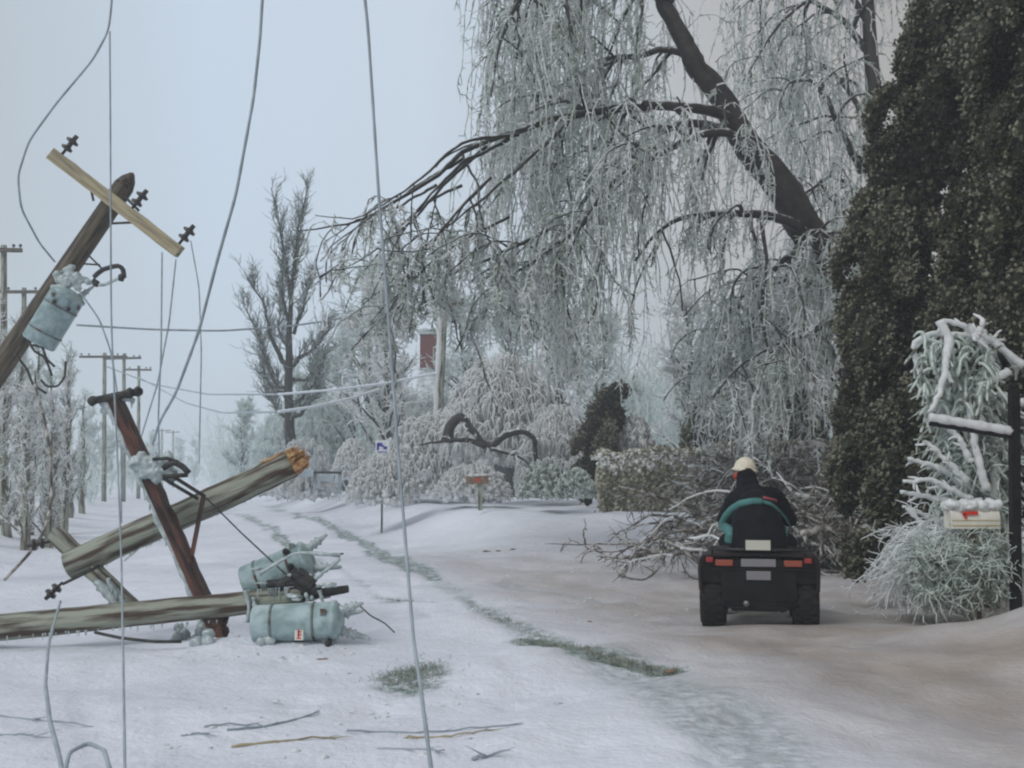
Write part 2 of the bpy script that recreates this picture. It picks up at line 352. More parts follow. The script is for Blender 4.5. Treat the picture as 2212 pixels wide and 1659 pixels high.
c2 = mixc(mul(mrange(at1.outputs['Fac'], 0, .6), mrange(noise(11, 5), .32, .55, .1, 1)), c1, icec)
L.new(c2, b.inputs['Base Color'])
bp = N.new('ShaderNodeBump'); bp.inputs['Strength'].default_value = .65; bp.inputs['Distance'].default_value = .05
ad = N.new('ShaderNodeMath'); ad.operation = 'ADD'; L.new(noise(4, 6), ad.inputs[0]); L.new(mul(noise(22, 3), .4), ad.inputs[1])
L.new(ad.outputs[0], bp.inputs['Height']); L.new(bp.outputs[0], b.inputs['Normal'])
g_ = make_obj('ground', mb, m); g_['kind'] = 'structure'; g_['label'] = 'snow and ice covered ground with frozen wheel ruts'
for nm, arr in (('stain', ST), ('shade_tint', SHADE_TINT)):
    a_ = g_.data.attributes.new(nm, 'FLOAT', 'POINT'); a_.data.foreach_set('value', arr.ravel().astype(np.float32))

# ------------------------------------------------------------------ branching helpers
def grow(S, D, Ln, K, grav, wob):
    S = np.asarray(S, float); D = nrm(np.asarray(D, float)); N_ = len(S); Ln = np.broadcast_to(np.asarray(Ln, float), (N_,))
    P = [S]; d = D; g = np.zeros((N_, 3)); g[:, 2] = -np.broadcast_to(np.asarray(grav, float), (N_,)) / K
    for i in range(K - 1):
        d = nrm(d + g + rng.normal(0, wob, (N_, 3))); P.append(P[-1] + d * (Ln / (K - 1))[:, None])
    return np.stack(P, 1)
def resample(pts, K, sm=2):
    pts = np.asarray(pts, float); d = np.concatenate([[0], np.cumsum(np.linalg.norm(np.diff(pts[:, :3], axis=0), axis=1))]); d /= d[-1]
    # catmull-like smoothing by dense linear then moving average
    t = np.linspace(0, 1, K * 4); q = np.stack([np.interp(t, d, pts[:, i]) for i in range(pts.shape[1])], 1)
    for _ in range(sm):
        qq = q.copy(); qq[2:-2] = (q[:-4] + q[1:-3] + q[2:-2] + q[3:-1] + q[4:]) / 5; q = qq
    return q[np.linspace(0, len(q) - 1, K).astype(int)]
def spawn(P, R, n, t0, t1, ang, up=0.0):
    N_, K, _ = P.shape; i = np.repeat(np.arange(N_), n); t = rng.uniform(t0, t1, len(i)) * (K - 1); k = np.minimum(t.astype(int), K - 2); f = (t - k)[:, None]
    S = P[i, k] * (1 - f) + P[i, k + 1] * f; T = nrm(P[i, k + 1] - P[i, k]); r = R[i, k] * (1 - f[:, 0]) + R[i, k + 1] * f[:, 0]
    pr = nrm(np.cross(T, rng.normal(size=T.shape))); a = rng.normal(ang, .2, len(i))[:, None]
    D = T * np.cos(a) + pr * np.sin(a); D[:, 2] += up
    return S, nrm(D), r
def taper(N_, K, r0, r1, pw=1.0):
    t = np.linspace(0, 1, K) ** pw; r0 = np.broadcast_to(np.asarray(r0, float), (N_,)); return r0[:, None] * (1 - t) + r1 * t

def bare_tree(name, label, cat, u, Y, ytop, mats, spread=.35, nb=26, nt=9, nf=6, ru=.02, group=None, lean=0, droop=-.3, t0=.15, zb=None, ang=.7, wob=.1, ns=0):
    """tapered trunk, limbs, iced twigs; ytop = picture height of the top"""
    base = at(u, HOR, Y); base[2] = gz(base[0], base[1]) - .1; top = at(u + lean, ytop, Y); H_ = top[2] - base[2]
    root = thing(name, label, cat, base, group)
    K = 16; t = np.linspace(0, 1, K)[:, None]; tr = base + (top - base) * t + np.cumsum(rng.normal(0, H_ * .006, (K, 3)), 0) * [1, 1, 0]
    R0 = H_ * .018 + .03; TR = (R0 * (1 - t[:, 0]) ** .8 + .012)
    mb = MB(); tubes(mb, tr, TR, 8)
    S, D, r = spawn(tr[None], TR[None], nb, t0, .97, ang, .35)
    fr = (S[:, 2] - base[2]) / H_
    Lb = H_ * spread * (1.15 - fr) * rng.uniform(.5, 1.1, len(S)) + .3
    B = grow(S, D, Lb, 10, droop, wob); RB = taper(len(B), 10, np.minimum(r * .45, .02 + Lb * .018), ru * .6)
    tubes(mb, B, RB, 5); part('trunk', mb, mats[0], root)
    mb = MB(); S, D, r = spawn(B, RB, nt, .1, 1, .7, .15)
    Tw = grow(S, D, rng.uniform(.25, .6, len(S)) * H_ * spread * .55 + .1, 6, droop * .6, wob * 1.4); RT = taper(len(Tw), 6, ru * 1.3, ru * .5); tubes(mb, Tw, RT, 3)
    S, D, r = spawn(Tw, RT, nf, .1, 1, .7, 0); Fw = grow(S, D, rng.uniform(.4, 1, len(S)) * H_ * spread * .16 + .05, 4, .2, .2); tubes(mb, Fw, taper(len(Fw), 4, ru * .9, ru * .35), 3)
    part('crown', mb, mats[1], root)
    return root

# ------------------------------------------------------------------ big weeping tree
def px(*l): return np.array([at(a, b_, c) for a, b_, c in l])
def limb(pts, r0, r1, K=22, pw=.8):
    P = resample(px(*pts), K); P = P + np.cumsum(rng.normal(0, .012, P.shape), 0); return P, r0 * (1 - np.linspace(0, 1, K) ** pw) + r1
def weeping(limbs, mb_wood, mb_ice, mb_grn, nbough, nstr, Lstr, ntw, blen=1.3, rs=.014, gap=None):
    for (P, R), ls, dens in limbs:
        tubes(mb_wood, P, R, 9, caps=True)
        S, D, r = spawn(P[None], R[None], int(nbough * dens), .12, .96, 1.1, .25)
        B = grow(S, D, rng.uniform(.4, 1.2, len(S)) * blen, 9, 1.5, .16); RB = taper(len(B), 9, np.minimum(r * .6, .045), .014)
        if gap is not None:
            e = B[:, 4]; ue = e[:, 0] / e[:, 1] * F_PX + CX; ve = HOR - (e[:, 2] - CAMH) / e[:, 1] * F_PX; kk = ~((ue < 1060) & (ve < 290)) & ~((ue < 960) & (ve < 430)) & ~((ue < 760) & (ve < 480)); B, RB = B[kk], RB[kk]
        if len(B): tubes(mb_wood, B, RB, 4)
        S1, D1, _ = spawn(B, RB, nstr, .15, 1, .8, -.2); S2, D2, _ = spawn(P[None], R[None], int(nbough * dens * 1.5), .1, 1, 1.2, 0)
        S = np.concatenate([S1, S2]); D = np.concatenate([D1, D2])
        if gap is not None:
            k = gap(S); S = S[k]; D = D[k]
        Ls = rng.uniform(.25, 1, len(S)) ** 1.2 * ls
        zmin = np.where(S[:, 0] < .5, 3.9, np.where(S[:, 0] < 2.6, 3.0, 2.0)) + rng.normal(0, .35, len(S)); Ls = np.clip(np.minimum(Ls, S[:, 2] - zmin), .15, None)
        X = grow(S, D, Ls, 18, 7, .17); RX = taper(len(X), 18, rs, rs * .6) * rng.uniform(.5, 1.6, (len(X), 18))
        h = rng.random(len(X)) < .55
        for msk_, mbx in ((h, mb_ice), (~h, mb_grn)):
            tubes(mbx, X[msk_], RX[msk_], 3)
            S3, D3, _ = spawn(X[msk_], RX[msk_], ntw, .05, 1, .95, .15)
            T_ = grow(S3, D3, rng.uniform(.04, .22, len(S3)), 4, .5, .3); tubes(mbx, T_, taper(len(T_), 4, rs * .85, rs * .5), 3)

trunk = limb([(1960, 1092, 21.2), (1955, 900, 21.2), (1930, 720, 21), (1870, 610, 20.8), (1785, 540, 20.3), (1742, 480, 20), (1712, 400, 19.8), (1660, 345, 19.7), (1604, 270, 19.6), (1578, 195, 19.6), (1522, 140, 19.5), (1488, 60, 19.4), (1440, -20, 19.4), (1415, -150, 19.4), (1400, -330, 19.5)],   .30, .10, 34, 1.0)
trunk = (trunk[0], np.interp(np.linspace(0, 1, 34), [0, .4, .52, .62, .74, .85, 1], [.38, .34, .29, .225, .16, .12, .08]))
LB = [
 (limb([(1600, 262, 19.6), (1540, 238, 19.3), (1440, 228, 19), (1340, 235, 18.8), (1200, 262, 18.5), (1100, 298, 18.3), (1010, 335, 18.2), (950, 395, 18.1), (880, 440, 18), (780, 498, 18), (655, 514, 18)], .10, .012, 34), 3.6, .9),
 (limb([(1600, 285, 19.6), (1530, 262, 20), (1480, 255, 20), (1400, 292, 20), (1340, 335, 20.2), (1270, 420, 20.3), (1210, 540, 20.4), (1190, 640, 20.4)], .09, .012), 3.0, 1.0),
 (limb([(1660, 345, 19.8), (1560, 290, 19), (1490, 300, 18.6), (1400, 352, 18.4), (1335, 385, 18.3), (1270, 460, 18.2), (1225, 560, 18.2)], .10, .012), 3.0, 1.0),
 (limb([(1735, 500, 20), (1690, 478, 19.5), (1640, 464, 19.2), (1540, 465, 19), (1460, 472, 18.8), (1410, 505, 18.7), (1370, 560, 18.6)], .10, .02), 1.1, .5),
 (limb([(1510, 130, 19.5), (1440, 108, 20), (1380, 128, 20.2), (1310, 132, 20.4), (1220, 185, 20.6), (1150, 290, 20.7), (1110, 420, 20.8)], .07, .012), 3.6, 1.0),
 (limb([(1455, 0, 19.4), (1380, -60, 19), (1260, -90, 18.6), (1150, -40, 18.4), (1090, 80, 18.3), (1075, 200, 18.3)], .09, .012), 3.2, 1.2),
 (limb([(1410, -200, 19.4), (1280, -230, 20), (1160, -180, 20.4), (1100, -60, 20.6), (1068, 90, 20.6)], .09, .012), 3.4, 1.2),
 (limb([(1435, -60, 19.4), (1330, -30, 20.4), (1240, 40, 20.8), (1180, 160, 21), (1150, 300, 21)], .08, .012), 4.0, 1.1),
 (limb([(1250, 245, 18.7), (1160, 330, 18.2), (1060, 420, 18), (980, 480, 17.8), (900, 540, 17.8), (830, 610, 17.8)], .035, .008), 1.3, .7),
 (limb([(1120, 292, 18.3), (1040, 300, 18), (985, 318, 17.8), (930, 380, 17.7), (840, 440, 17.6), (760, 475, 17.6), (680, 468, 17.6)], .03, .008), .9, .45),
 (limb([(1100, 470, 18.2), (1010, 520, 18), (930, 570, 17.9), (860, 640, 17.9), (800, 700, 17.9)], .025, .008), .9, .6),
 (limb([(1745, 520, 20), (1700, 560, 19.7), (1655, 605, 19.5), (1650, 700, 19.4), (1665, 800, 19.3)], .06, .02), 2.2, .7),
 (limb([(1790, 620, 20.3), (1720, 600, 20.6), (1620, 620, 20.8), (1550, 700, 21), (1520, 800, 21)], .06, .012), 3.0, 1.3),
 (limb([(1800, 700, 20.4), (1740, 720, 19.6), (1680, 740, 19.2), (1600, 780, 19), (1540, 850, 19)], .05, .012), 1.6, 1.1),
 (limb([(1758, 500, 19.5), (1790, 500, 19.2), (1830, 530, 19.0), (1865, 600, 19.0)], .04, .012), 1.6, .8),
 (limb([(1100, 298, 18.3), (1000, 345, 17.9), (920, 420, 17.7), (850, 520, 17.6), (800, 640, 17.5)], .03, .008), .5, .25),
 (limb([(1050, 318, 18.2), (960, 400, 18.4), (880, 480, 18.5), (780, 560, 18.6), (700, 600, 18.6)], .03, .008), .4, .22),
 (limb([(1000, 340, 18.2), (900, 400, 17.9), (800, 470, 17.7), (720, 530, 17.6), (690, 575, 17.6)], .025, .008), .3, .2),
 (limb([(1060, 380, 18.0), (980, 450, 17.8), (910, 540, 17.7), (850, 640, 17.7), (815, 710, 17.7)], .028, .008), .8, .5),
 (limb([(1180, 500, 18.5), (1050, 560, 18.3), (940, 600, 18.2), (850, 610, 18.1), (780, 650, 18.1)], .03, .008), .7, .5),
 (limb([(1000, 400, 18.6), (930, 430, 18.8), (850, 500, 18.9), (770, 600, 19), (740, 680, 19)], .022, .008), .4, .2),
 (limb([(940, 400, 18.0), (860, 455, 17.9), (770, 495, 17.8), (700, 540, 17.8)], .022, .008), .3, .3),
 (limb([(1270, 470, 18.3), (1250, 500, 18.4), (1180, 540, 18.5), (1100, 600, 18.6), (1050, 690, 18.6)], .04, .01), 2.3, .9),
]
def gapf(S):
    v = np.stack([(S[:, 0] / S[:, 1]) * F_PX * cP + CX, HOR - (S[:, 2] - CAMH) / S[:, 1] * F_PX], 1)
    return ~((v[:, 0] > 1385) & (v[:, 0] < 1490) & (v[:, 1] > 380)) & ((v[:, 0] > 1040) | (rng.random(len(v)) < np.where(v[:, 1] > 420, .6, .16))) & ((v[:, 0] > 720) | (rng.random(len(v)) < .3))
root = thing('willow_tree', 'huge ice-laden weeping tree with a thick dark leaning trunk and hanging frozen strands', 'tree', trunk[0][0])
mw, mi_, mg = MB(), MB(), MB(); tubes(mw, trunk[0], trunk[1], 14, caps=True)
tr_o = MB(); tp = resample(trunk[0], 150); trr = np.interp(np.linspace(0, 1, 150), np.linspace(0, 1, 34), trunk[1]); tubes(tr_o, tp + rng.normal(0, .006, tp.shape), trr, 22, caps=True)
tv = tr_o.V[0]; q_ = np.sin(tv[:, 0] * 19 + tv[:, 2] * 7) * np.sin(tv[:, 2] * 11 + tv[:, 1] * 17) + .6 * np.sin(tv[:, 2] * 31 + tv[:, 0] * 43); cen = np.repeat(tp, 22, 0); tr_o.V[0] = cen + (tv - cen) * (1 + .055 * q_ + rng.normal(0, .018, len(tv)))[:, None]
part('trunk', tr_o, M['trunk_ice'], root)
mw = MB(); weeping(LB, mw, mi_, mg, 19, 7, 3, 14, gap=gapf, rs=.0135, blen=1.7)
# lumps of ice and rime sitting on the trunk and limbs
lp = []
for k in range(90):
    i = rng.integers(8, 30); a = rng.uniform(0, 6.28); r = trunk[1][i]; lp.append(trunk[0][i] + rng.normal(0, .12, 3) * [1, .3, 1] + np.array([math.cos(a) * r, -abs(math.sin(a)) * r, 0]))
pass
part('limb', mw, M['bark_ice'], root); part('crown', mi_, M['twig_ice'], root)
part('hanging_strand', mg, M['twig_green'], root, 'grey-green frozen hanging strands')

t2 = limb([(1905, 1080, 24), (1900, 700, 24), (1888, 400, 24), (1880, 180, 24), (1872, 40, 24), (1860, -150, 24), (1850, -350, 24)], .24, .08, 26, 1.0)
LB2 = [
 (limb([(1880, 120, 24), (1820, 40, 24), (1740, -10, 24), (1680, 40, 23.6), (1625, 120, 23.4), (1592, 180, 23.3)], .08, .012), 2.2, 1.0),
 (limb([(1875, 60, 24), (1800, -60, 24), (1700, -80, 24.3), (1640, 0, 24.5), (1640, 120, 24.5)], .08, .012), 3.2, 1.0),
 (limb([(1862, 370, 24), (1825, 300, 23.6), (1790, 228, 23.5), (1750, 170, 23.4), (1700, 180, 23.2), (1670, 260, 23)], .09, .012), 2.8, 1.0),
 (limb([(1885, 300, 24), (1840, 200, 24.5), (1790, 140, 24.8), (1740, 150, 25), (1700, 240, 25)], .08, .012), 3.6, 1.0),
 (limb([(1890, 480, 24), (1840, 400, 23.6), (1790, 380, 23.4), (1740, 420, 23.2), (1700, 500, 23)], .07, .012), 3.2, 1.0),
 (limb([(1895, 620, 24), (1830, 560, 23.6), (1770, 560, 23.4), (1700, 600, 23.2), (1620, 680, 23)], .07, .012), 3.0, 1.3),
]
root = thing('willow_tree', 'second frozen weeping tree, its thin dark trunk half behind the tall evergreen', 'tree', t2[0][0])
mb = MB(); tubes(mb, t2[0], t2[1], 12, caps=True); part('trunk', mb, M['bark'], root)
mw, mi_, mg = MB(), MB(), MB(); weeping(LB2, mw, mi_, mg, 14, 6, 3, 12, rs=.015, blen=1.6)
part('limb', mw, M['bark_ice'], root); part('crown', mi_, M['twig_ice'], root); part('hanging_strand', mg, M['twig_green'], root, 'grey-green frozen hanging strands')

# ------------------------------------------------------------------ drooping evergreens
def evergreen(name, label, cols, Y, foot=None, group=None, tass=1.0, mats=('leaf_dark', 'leaf_frost'), seed=1, leafs=.055):
    """cols: list of (u, v, radius px) down the crown's axis; foliage hangs from it in tassels"""
    A = np.array([at(u, v, Y) for u, v, r in cols]); Rr = np.array([r / pxm(Y) for _, _, r in cols])
    base = A[-1].copy(); base[2] = gz(base[0], base[1]); root = thing(name, label, 'tree', base, group)
    seg = np.concatenate([[0], np.cumsum(np.linalg.norm(np.diff(A, axis=0), axis=1))]); Lt = seg[-1]
    def ax(t): return np.stack([np.interp(t, seg, A[:, i]) for i in range(3)], 1), np.interp(t, seg, Rr)
    mb = MB(); tt = np.linspace(0, Lt * (.97 if foot is None else .6), 14); p, r = ax(tt)
    if foot is not None:
        f = at(foot[0], HOR, foot[1]); f[2] = gz(f[0], f[1]) - .1; p = resample(np.concatenate([p, [(p[-1] + f) / 2 + [.1, 0, 0], f]]), 18)
    tubes(mb, p, np.linspace(.04, .14 if foot is not None else .07, len(p)), 8); part('trunk', mb, M['bark'], root)
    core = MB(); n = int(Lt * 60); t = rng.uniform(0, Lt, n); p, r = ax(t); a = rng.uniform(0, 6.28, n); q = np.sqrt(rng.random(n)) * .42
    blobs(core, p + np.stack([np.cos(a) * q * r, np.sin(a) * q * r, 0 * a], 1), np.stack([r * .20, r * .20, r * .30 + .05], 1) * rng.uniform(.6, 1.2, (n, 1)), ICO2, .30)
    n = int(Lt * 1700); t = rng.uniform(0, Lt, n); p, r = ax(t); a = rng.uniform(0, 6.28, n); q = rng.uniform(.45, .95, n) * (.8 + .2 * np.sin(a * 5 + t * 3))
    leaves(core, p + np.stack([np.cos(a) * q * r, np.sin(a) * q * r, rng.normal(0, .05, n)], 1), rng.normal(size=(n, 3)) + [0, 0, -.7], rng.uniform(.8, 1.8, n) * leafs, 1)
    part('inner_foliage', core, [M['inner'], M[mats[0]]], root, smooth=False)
    # hanging plumes covered with small frosted clumps
    sc = leafs / .055; n = int(Lt * 6.28 * Rr.mean() / (.44 * sc * .62 * sc) * tass); t = rng.uniform(0, Lt * .97, n); p, r = ax(t); a = rng.uniform(0, 6.28, n)
    lump = .66 + .34 * np.sin(a * 4 + t * 1.7) * np.cos(t * 1.1 + a * 2); pw_ = rng.random(n) ** 1.5
    out = np.stack([np.cos(a), np.sin(a), 0 * a], 1); S = p + out * (r * lump * .78)[:, None]
    Ln = rng.uniform(.5, 1.5, n) * (.45 + r * .45) * sc ** .5
    K = 13; P = grow(S, out + [0, 0, .5], Ln, K, 5.0, .16)
    mb = MB(); LR = np.interp(np.arange(K) / (K - 1), [0, .25, .7, 1], [.06, .14, .12, .012])[None] * sc * (.65 + Ln[:, None] * .35) * rng.uniform(.75, 1.1, (n, K)); tubes(mb, P, LR, 9); mb.V[-1] = mb.V[-1] + rng.normal(0, .02, mb.V[-1].shape)   # the matted mass of each plume
    den = 62; i = np.repeat(np.arange(n), K * den); k = np.tile(np.repeat(np.arange(K), den), n); rad = np.interp(k / (K - 1), [0, .25, .7, 1], [.08, .20, .17, .02]) * sc * (.65 + Ln[i] * .35) * (1 + .25 * np.sin(k * 1.7 + i))
    dv = nrm(rng.normal(size=(len(i), 3))); q = rng.uniform(.55, 1.12, len(i)); C = P[i, k] + dv * (rad * q)[:, None] + (P[i, np.minimum(k + 1, K - 1)] - P[i, k]) * rng.random((len(i), 1))
    rim = (q > .70) & ((dv * out[i]).sum(1) + dv[:, 2] * .9 > .2) & (rng.random(len(i)) < .2 + .8 * pw_[i])
    hb = rng.random(len(i)) < .45
    for fr, mi in ((~rim, 0), (rim, 1)):
        m1 = hb & fr; blobs(mb, C[m1], rng.uniform(.015, .028, (m1.sum(), 3)) * sc * [1, 1, 1.25], ICO1, .22, mi)
        m2 = ~hb & fr; leaves(mb, C[m2], (C - P[i, k] + [0, 0, -.02])[m2], rng.uniform(.6, 1.3, m2.sum()) * leafs * .85, mi)
    part('crown', mb, [M[mats[0]], M[mats[1]]], root, smooth=False)
    return root
evergreen('arborvitae', 'tall dark evergreen bowed over, its lowest tip drooping beside the branch pile',
          [(2120, -330, 50), (2095, -100, 72), (2060, 60, 84), (2015, 230, 92), (1975, 400, 100), (1950, 560, 98), (1935, 700, 92), (1920, 820, 80), (1898, 930, 62), (1870, 1010, 42), (1845, 1060, 27), (1826, 1096, 14)], 14.5, foot=(2080, 15.2), tass=1.5)
evergreen('arborvitae', 'massive dark evergreen filling the upper right corner behind the black post',
          [(2190, -400, 80), (2190, -150, 115), (2190, 80, 128), (2185, 300, 135), (2175, 520, 140), (2160, 700, 140), (2145, 880, 130), (2130, 1000, 115), (2110, 1130, 60)], 13.0, foot=(2120, 13.4), tass=1.3)
evergreen('arborvitae', 'dark evergreen at the right edge, behind the looping white frozen stems',
          [(2330, -400, 100), (2330, -100, 160), (2320, 200, 170), (2310, 500, 165), (2300, 800, 150), (2290, 1080, 120)], 12.2, foot=(2290, 12.4), tass=1.1)
evergreen('arborvitae', 'low dark drooping evergreen sprig on the snow left of the frozen shrub',
          [(1985, 960, 40), (1960, 1020, 44), (1935, 1080, 42), (1915, 1130, 40), (1900, 1185, 30)], 13.2, tass=1.6)
# evergreens behind the hedge and by the dome bush
evergreen('evergreen_shrub', 'dark round evergreen bush standing behind the clipped hedge, left of the tall evergreen', [(1585, 780, 18), (1575, 840, 42), (1560, 900, 74), (1548, 955, 92), (1550, 1020, 90)], 30, tass=1.7, leafs=.07)
evergreen('evergreen_shrub', 'dark evergreen mass behind the hedge straight above the rider, under the hanging strands', [(1700, 770, 24), (1695, 860, 70), (1690, 940, 95), (1690, 1020, 90)], 29, tass=1.7, leafs=.07)
evergreen('evergreen_shrub', 'dark evergreen bush crowned with ice at the left end of the hedge', [(1330, 835, 10), (1318, 880, 26), (1298, 930, 36), (1284, 1000, 30), (1278, 1062, 20)], 29, tass=2.0, leafs=.065)
# ------------------------------------------------------------------ clipped hedge
def hedge():
    Y0, Y1 = 26.5, 28.0; a = at(1300, 1100, 27); b_ = at(1860, 1100, 25); root = thing('hedge', 'long clipped hedge with a thick crust of rime along its top', 'hedge', (a + b_) / 2)
    mb = MB(); n = 46000; t = rng.random(n); zt = 1.47 + (HOR - (985 - 25 * t)) / F_PX * (27 - 2 * t); zb = 1.47 + (HOR - 1105) / F_PX * (27 - 2 * t)
    x = a[0] + (b_[0] - a[0]) * t; y = 27 - 2 * t; dp = 1.2
    face = rng.random(n); h = rng.random(n) ; fx = face < .6
    yy = np.where(fx, y + rng.normal(0, .05, n), y + rng.uniform(0, dp, n)); zz = np.where(fx, zb + (zt - zb) * h, zt + rng.normal(0, .03, n))
    x = x + rng.normal(0, .05, n); zz = zz + .04 * np.sin(x * 4) + .03 * np.sin(x * 9)
    leaves(mb, np.stack([x, yy, zz], 1), rng.normal(size=(n, 3)) + [0, -.4, .3], rng.uniform(.06, .13, n), 0)
    tt = np.linspace(0, 1, 30); X = a[0] + (b_[0] - a[0]) * tt
    for k in range(29):
        c = [(X[k] + X[k + 1]) / 2, 27 - 2 * tt[k] + dp * .55, 1.47 + (HOR - 1045) / F_PX * 26]
        blobs(mb, [c], [[.22, .5, .68]], ICO2, .05, 0)
    part('foliage', mb, M['hedge'], root, smooth=False)
    mb = MB(); n = 13000; t = rng.random(n); x = a[0] + (b_[0] - a[0]) * t + rng.normal(0, .05, n); zt = 1.47 + (HOR - (985 - 25 * t)) / F_PX * (27 - 2 * t)
    y = 27 - 2 * t + rng.uniform(-.1, dp, n); z = zt + .04 * np.sin(x * 4) + .03 * np.sin(x * 9) + rng.uniform(-.10, .06, n) - np.where(y < 27 - 2 * t + .05, rng.uniform(0, .34, n), 0)
    blobs(mb, np.stack([x, y, z], 1), rng.uniform(.025, .075, (n, 3)), ICO1, .25); part('rime_crust', mb, M['rime'], root)
hedge()

# ------------------------------------------------------------------ iced bushes
def ice_bush(name, label, u, v, wpx, hpx, Y, n=500, K=12, rs=.022, mats='rime', group=None, cat='bush', nt_=7, depth=.8, droop=3.6, ang=0, zl=None):
    base = at(u, v, Y); base[2] = max(base[2], gz(base[0], Y)) if zl is None else base[2]
    w = wpx / pxm(Y); h = hpx / pxm(Y); root = thing(name, label, cat, base - [0, 0, .05], group)
    a = rng.uniform(0, 6.28, n); q = np.sqrt(rng.random(n)); out = np.stack([np.cos(a) * q, np.sin(a) * q * depth, 0 * a], 1)
    end = out * w / 2; hh = h * np.sqrt(np.clip(1 - q ** 2, 0, 1)) * rng.uniform(.75, 1.05, n)
    t = np.linspace(0, 1, K)[None, :, None]; st = out * w * .10
    P = base + st[:, None] * (1 - t) + end[:, None] * np.sin(t * 1.57) + np.stack([0 * hh, 0 * hh, hh], 1)[:, None] * np.sin(t * math.pi * .62) * 1.05
    P = P + rng.normal(0, .02, P.shape) * w * .3 * t
    mb = MB(); R_ = taper(n, K, rs, rs * .6); tubes(mb, P, R_, 4); S, D, _ = spawn(P, R_, nt_, .3, 1, .8, .05)
    T_ = grow(S, D, rng.uniform(.08, .35, len(S)) * h * .45, 6, droop, .15); tubes(mb, T_, taper(len(T_), 6, rs * .8, rs * .4), 3)
    m_ = 260; ph = rng.uniform(0, 6.28, m_); ct = rng.random(m_); st_ = np.sqrt(1 - ct ** 2); C = base + np.stack([np.cos(ph) * st_ * w * .36, np.sin(ph) * st_ * w * .36 * depth, ct * h * .72], 1)
    blobs(mb, C, rng.uniform(.05, .11, (m_, 3)) * max(w, .8) * .55, ICO1, .3)  # inner rime clumps, added to make the bush surface brighter
    part('crown', mb, M[mats], root)
    mb = MB(); tubes(mb, P[:20], R_[:20] * .9, 5); part('stem', mb, M['bark'], root); return root
ice_bush('dome_bush', 'tall dome-shaped bush of white frozen twigs behind the curved broken limb', 1085, 1000, 265, 225, 33, 900, nt_=12, rs=.034)
ice_bush('dome_bush', 'low white mound bush left of the dome-shaped one, next to the thick hanging cable', 905, 1065, 190, 150, 34, 600, nt_=10, rs=.03)
ice_bush('frozen_shrub', 'white frozen shrub under the white pole', 950, 990, 160, 100, 36, 400, nt_=9, rs=.03)
ice_bush('frozen_shrub', 'small white round shrub just left of the blue and white sign', 760, 1035, 80, 85, 38, 380, nt_=9, rs=.03)
ice_bush('frozen_shrub', 'white bush filling the gap between the dome bush and the dark evergreen bush', 1200, 1060, 170, 175, 31, 600, nt_=10, rs=.028)
ice_bush('frozen_shrub', 'grey-green frozen shrub low on the snow left of the hedge', 1175, 1075, 110, 75, 27, 420, nt_=10, mats='twig_green')
ice_bush('frozen_shrub', 'round grey-green frozen shrub touching the left end of the hedge', 1245, 1075, 90, 60, 26, 380, nt_=10, mats='twig_green')
ice_bush('frozen_shrub', 'low white frosted shrub behind the brown mailbox', 1020, 1080, 170, 75, 29, 500, nt_=9)
ice_bush('frozen_shrub', 'white frozen shrub with stubby twigs rising above the left hedge end', 1365, 1010, 110, 110, 29.5, 260, rs=.04, nt_=5)
ice_bush('frozen_shrub', 'grey frozen thicket behind the small mailbox rail', 700, 1020, 150, 170, 50, 420, nt_=9, mats='twig_far')
ice_bush('frozen_shrub', 'frosted thicket behind the blue and white sign', 850, 1030, 170, 190, 46, 520, nt_=9, mats='twig_far')
ice_bush('frozen_shrub', 'pale thicket at the foot of the tall bare tree', 610, 1035, 140, 150, 60, 420, nt_=9, mats='twig_far')
ice_bush('frozen_shrub', 'white frosted thicket hiding the foot of the tallest bare tree', 655, 1075, 150, 120, 41, 460, nt_=9)
ice_bush('frozen_shrub', 'small white mound left of the tallest bare tree foot', 575, 1070, 90, 60, 43, 300, nt_=8)
ice_bush('frozen_shrub', 'white frozen bush below the second mailbox rail end, low on the bank', 828, 1088, 160, 104, 28.9, 460, nt_=9)

# ------------------------------------------------------------------ broken limbs near the dome bush
def fallen(name, label, pts, r0, r1, group, nb=5, nt_=6, mats=('bark_ice', 'twig_ice'), blen=.5, cat='branch', ru=.012, K=16):
    P, R_ = limb(pts, r0, r1, K); root = thing(name, label, cat, P[0], group); mb = MB(); tubes(mb, P, R_, 8, caps=True); part('limb', mb, M[mats[0]], root)
    mb = MB(); S, D, r = spawn(P[None], R_[None], nb, .15, 1, .8, .1); B = grow(S, D, rng.uniform(.3, 1, len(S)) * blen, 8, .6, .2); RB = taper(len(B), 8, np.minimum(r * .6, .03), ru * .7); tubes(mb, B, RB, 4)
    S, D, r = spawn(B, RB, nt_, .2, 1, .8, 0); T_ = grow(S, D, rng.uniform(.2, .6, len(S)) * blen * .6, 5, .5, .2); tubes(mb, T_, taper(len(T_), 5, ru, ru * .5), 3)
    tw = part('frozen_twigs', mb, M[mats[1]], root); tw['kind'] = 'stuff'; return root
gB = 'broken limbs sagging before the dome bush'
fallen('broken_limb', 'thick snapped limb curving in a hook before the dome bush', [(965, 955, 30.5), (972, 915, 30.5), (995, 898, 30.5), (1015, 925, 30.5), (1045, 960, 30.5)], .10, .08, gB, 3, mats=('bark', 'twig_ice'))
fallen('broken_limb', 'dark limb lying level from the hook towards the left', [(1050, 965, 30.3), (1010, 948, 30.3), (960, 950, 30.3), (900, 962, 30.3)], .08, .02, gB, 4, mats=('bark', 'twig_ice'))
fallen('broken_limb', 'arched limb right of the hook whose end hangs down by a dark stump', [(1055, 965, 30.1), (1085, 940, 30.1), (1130, 930, 30.1), (1155, 945, 30.1), (1160, 1005, 30.1)], .07, .06, gB, 4, mats=('bark_ice', 'twig_ice'))
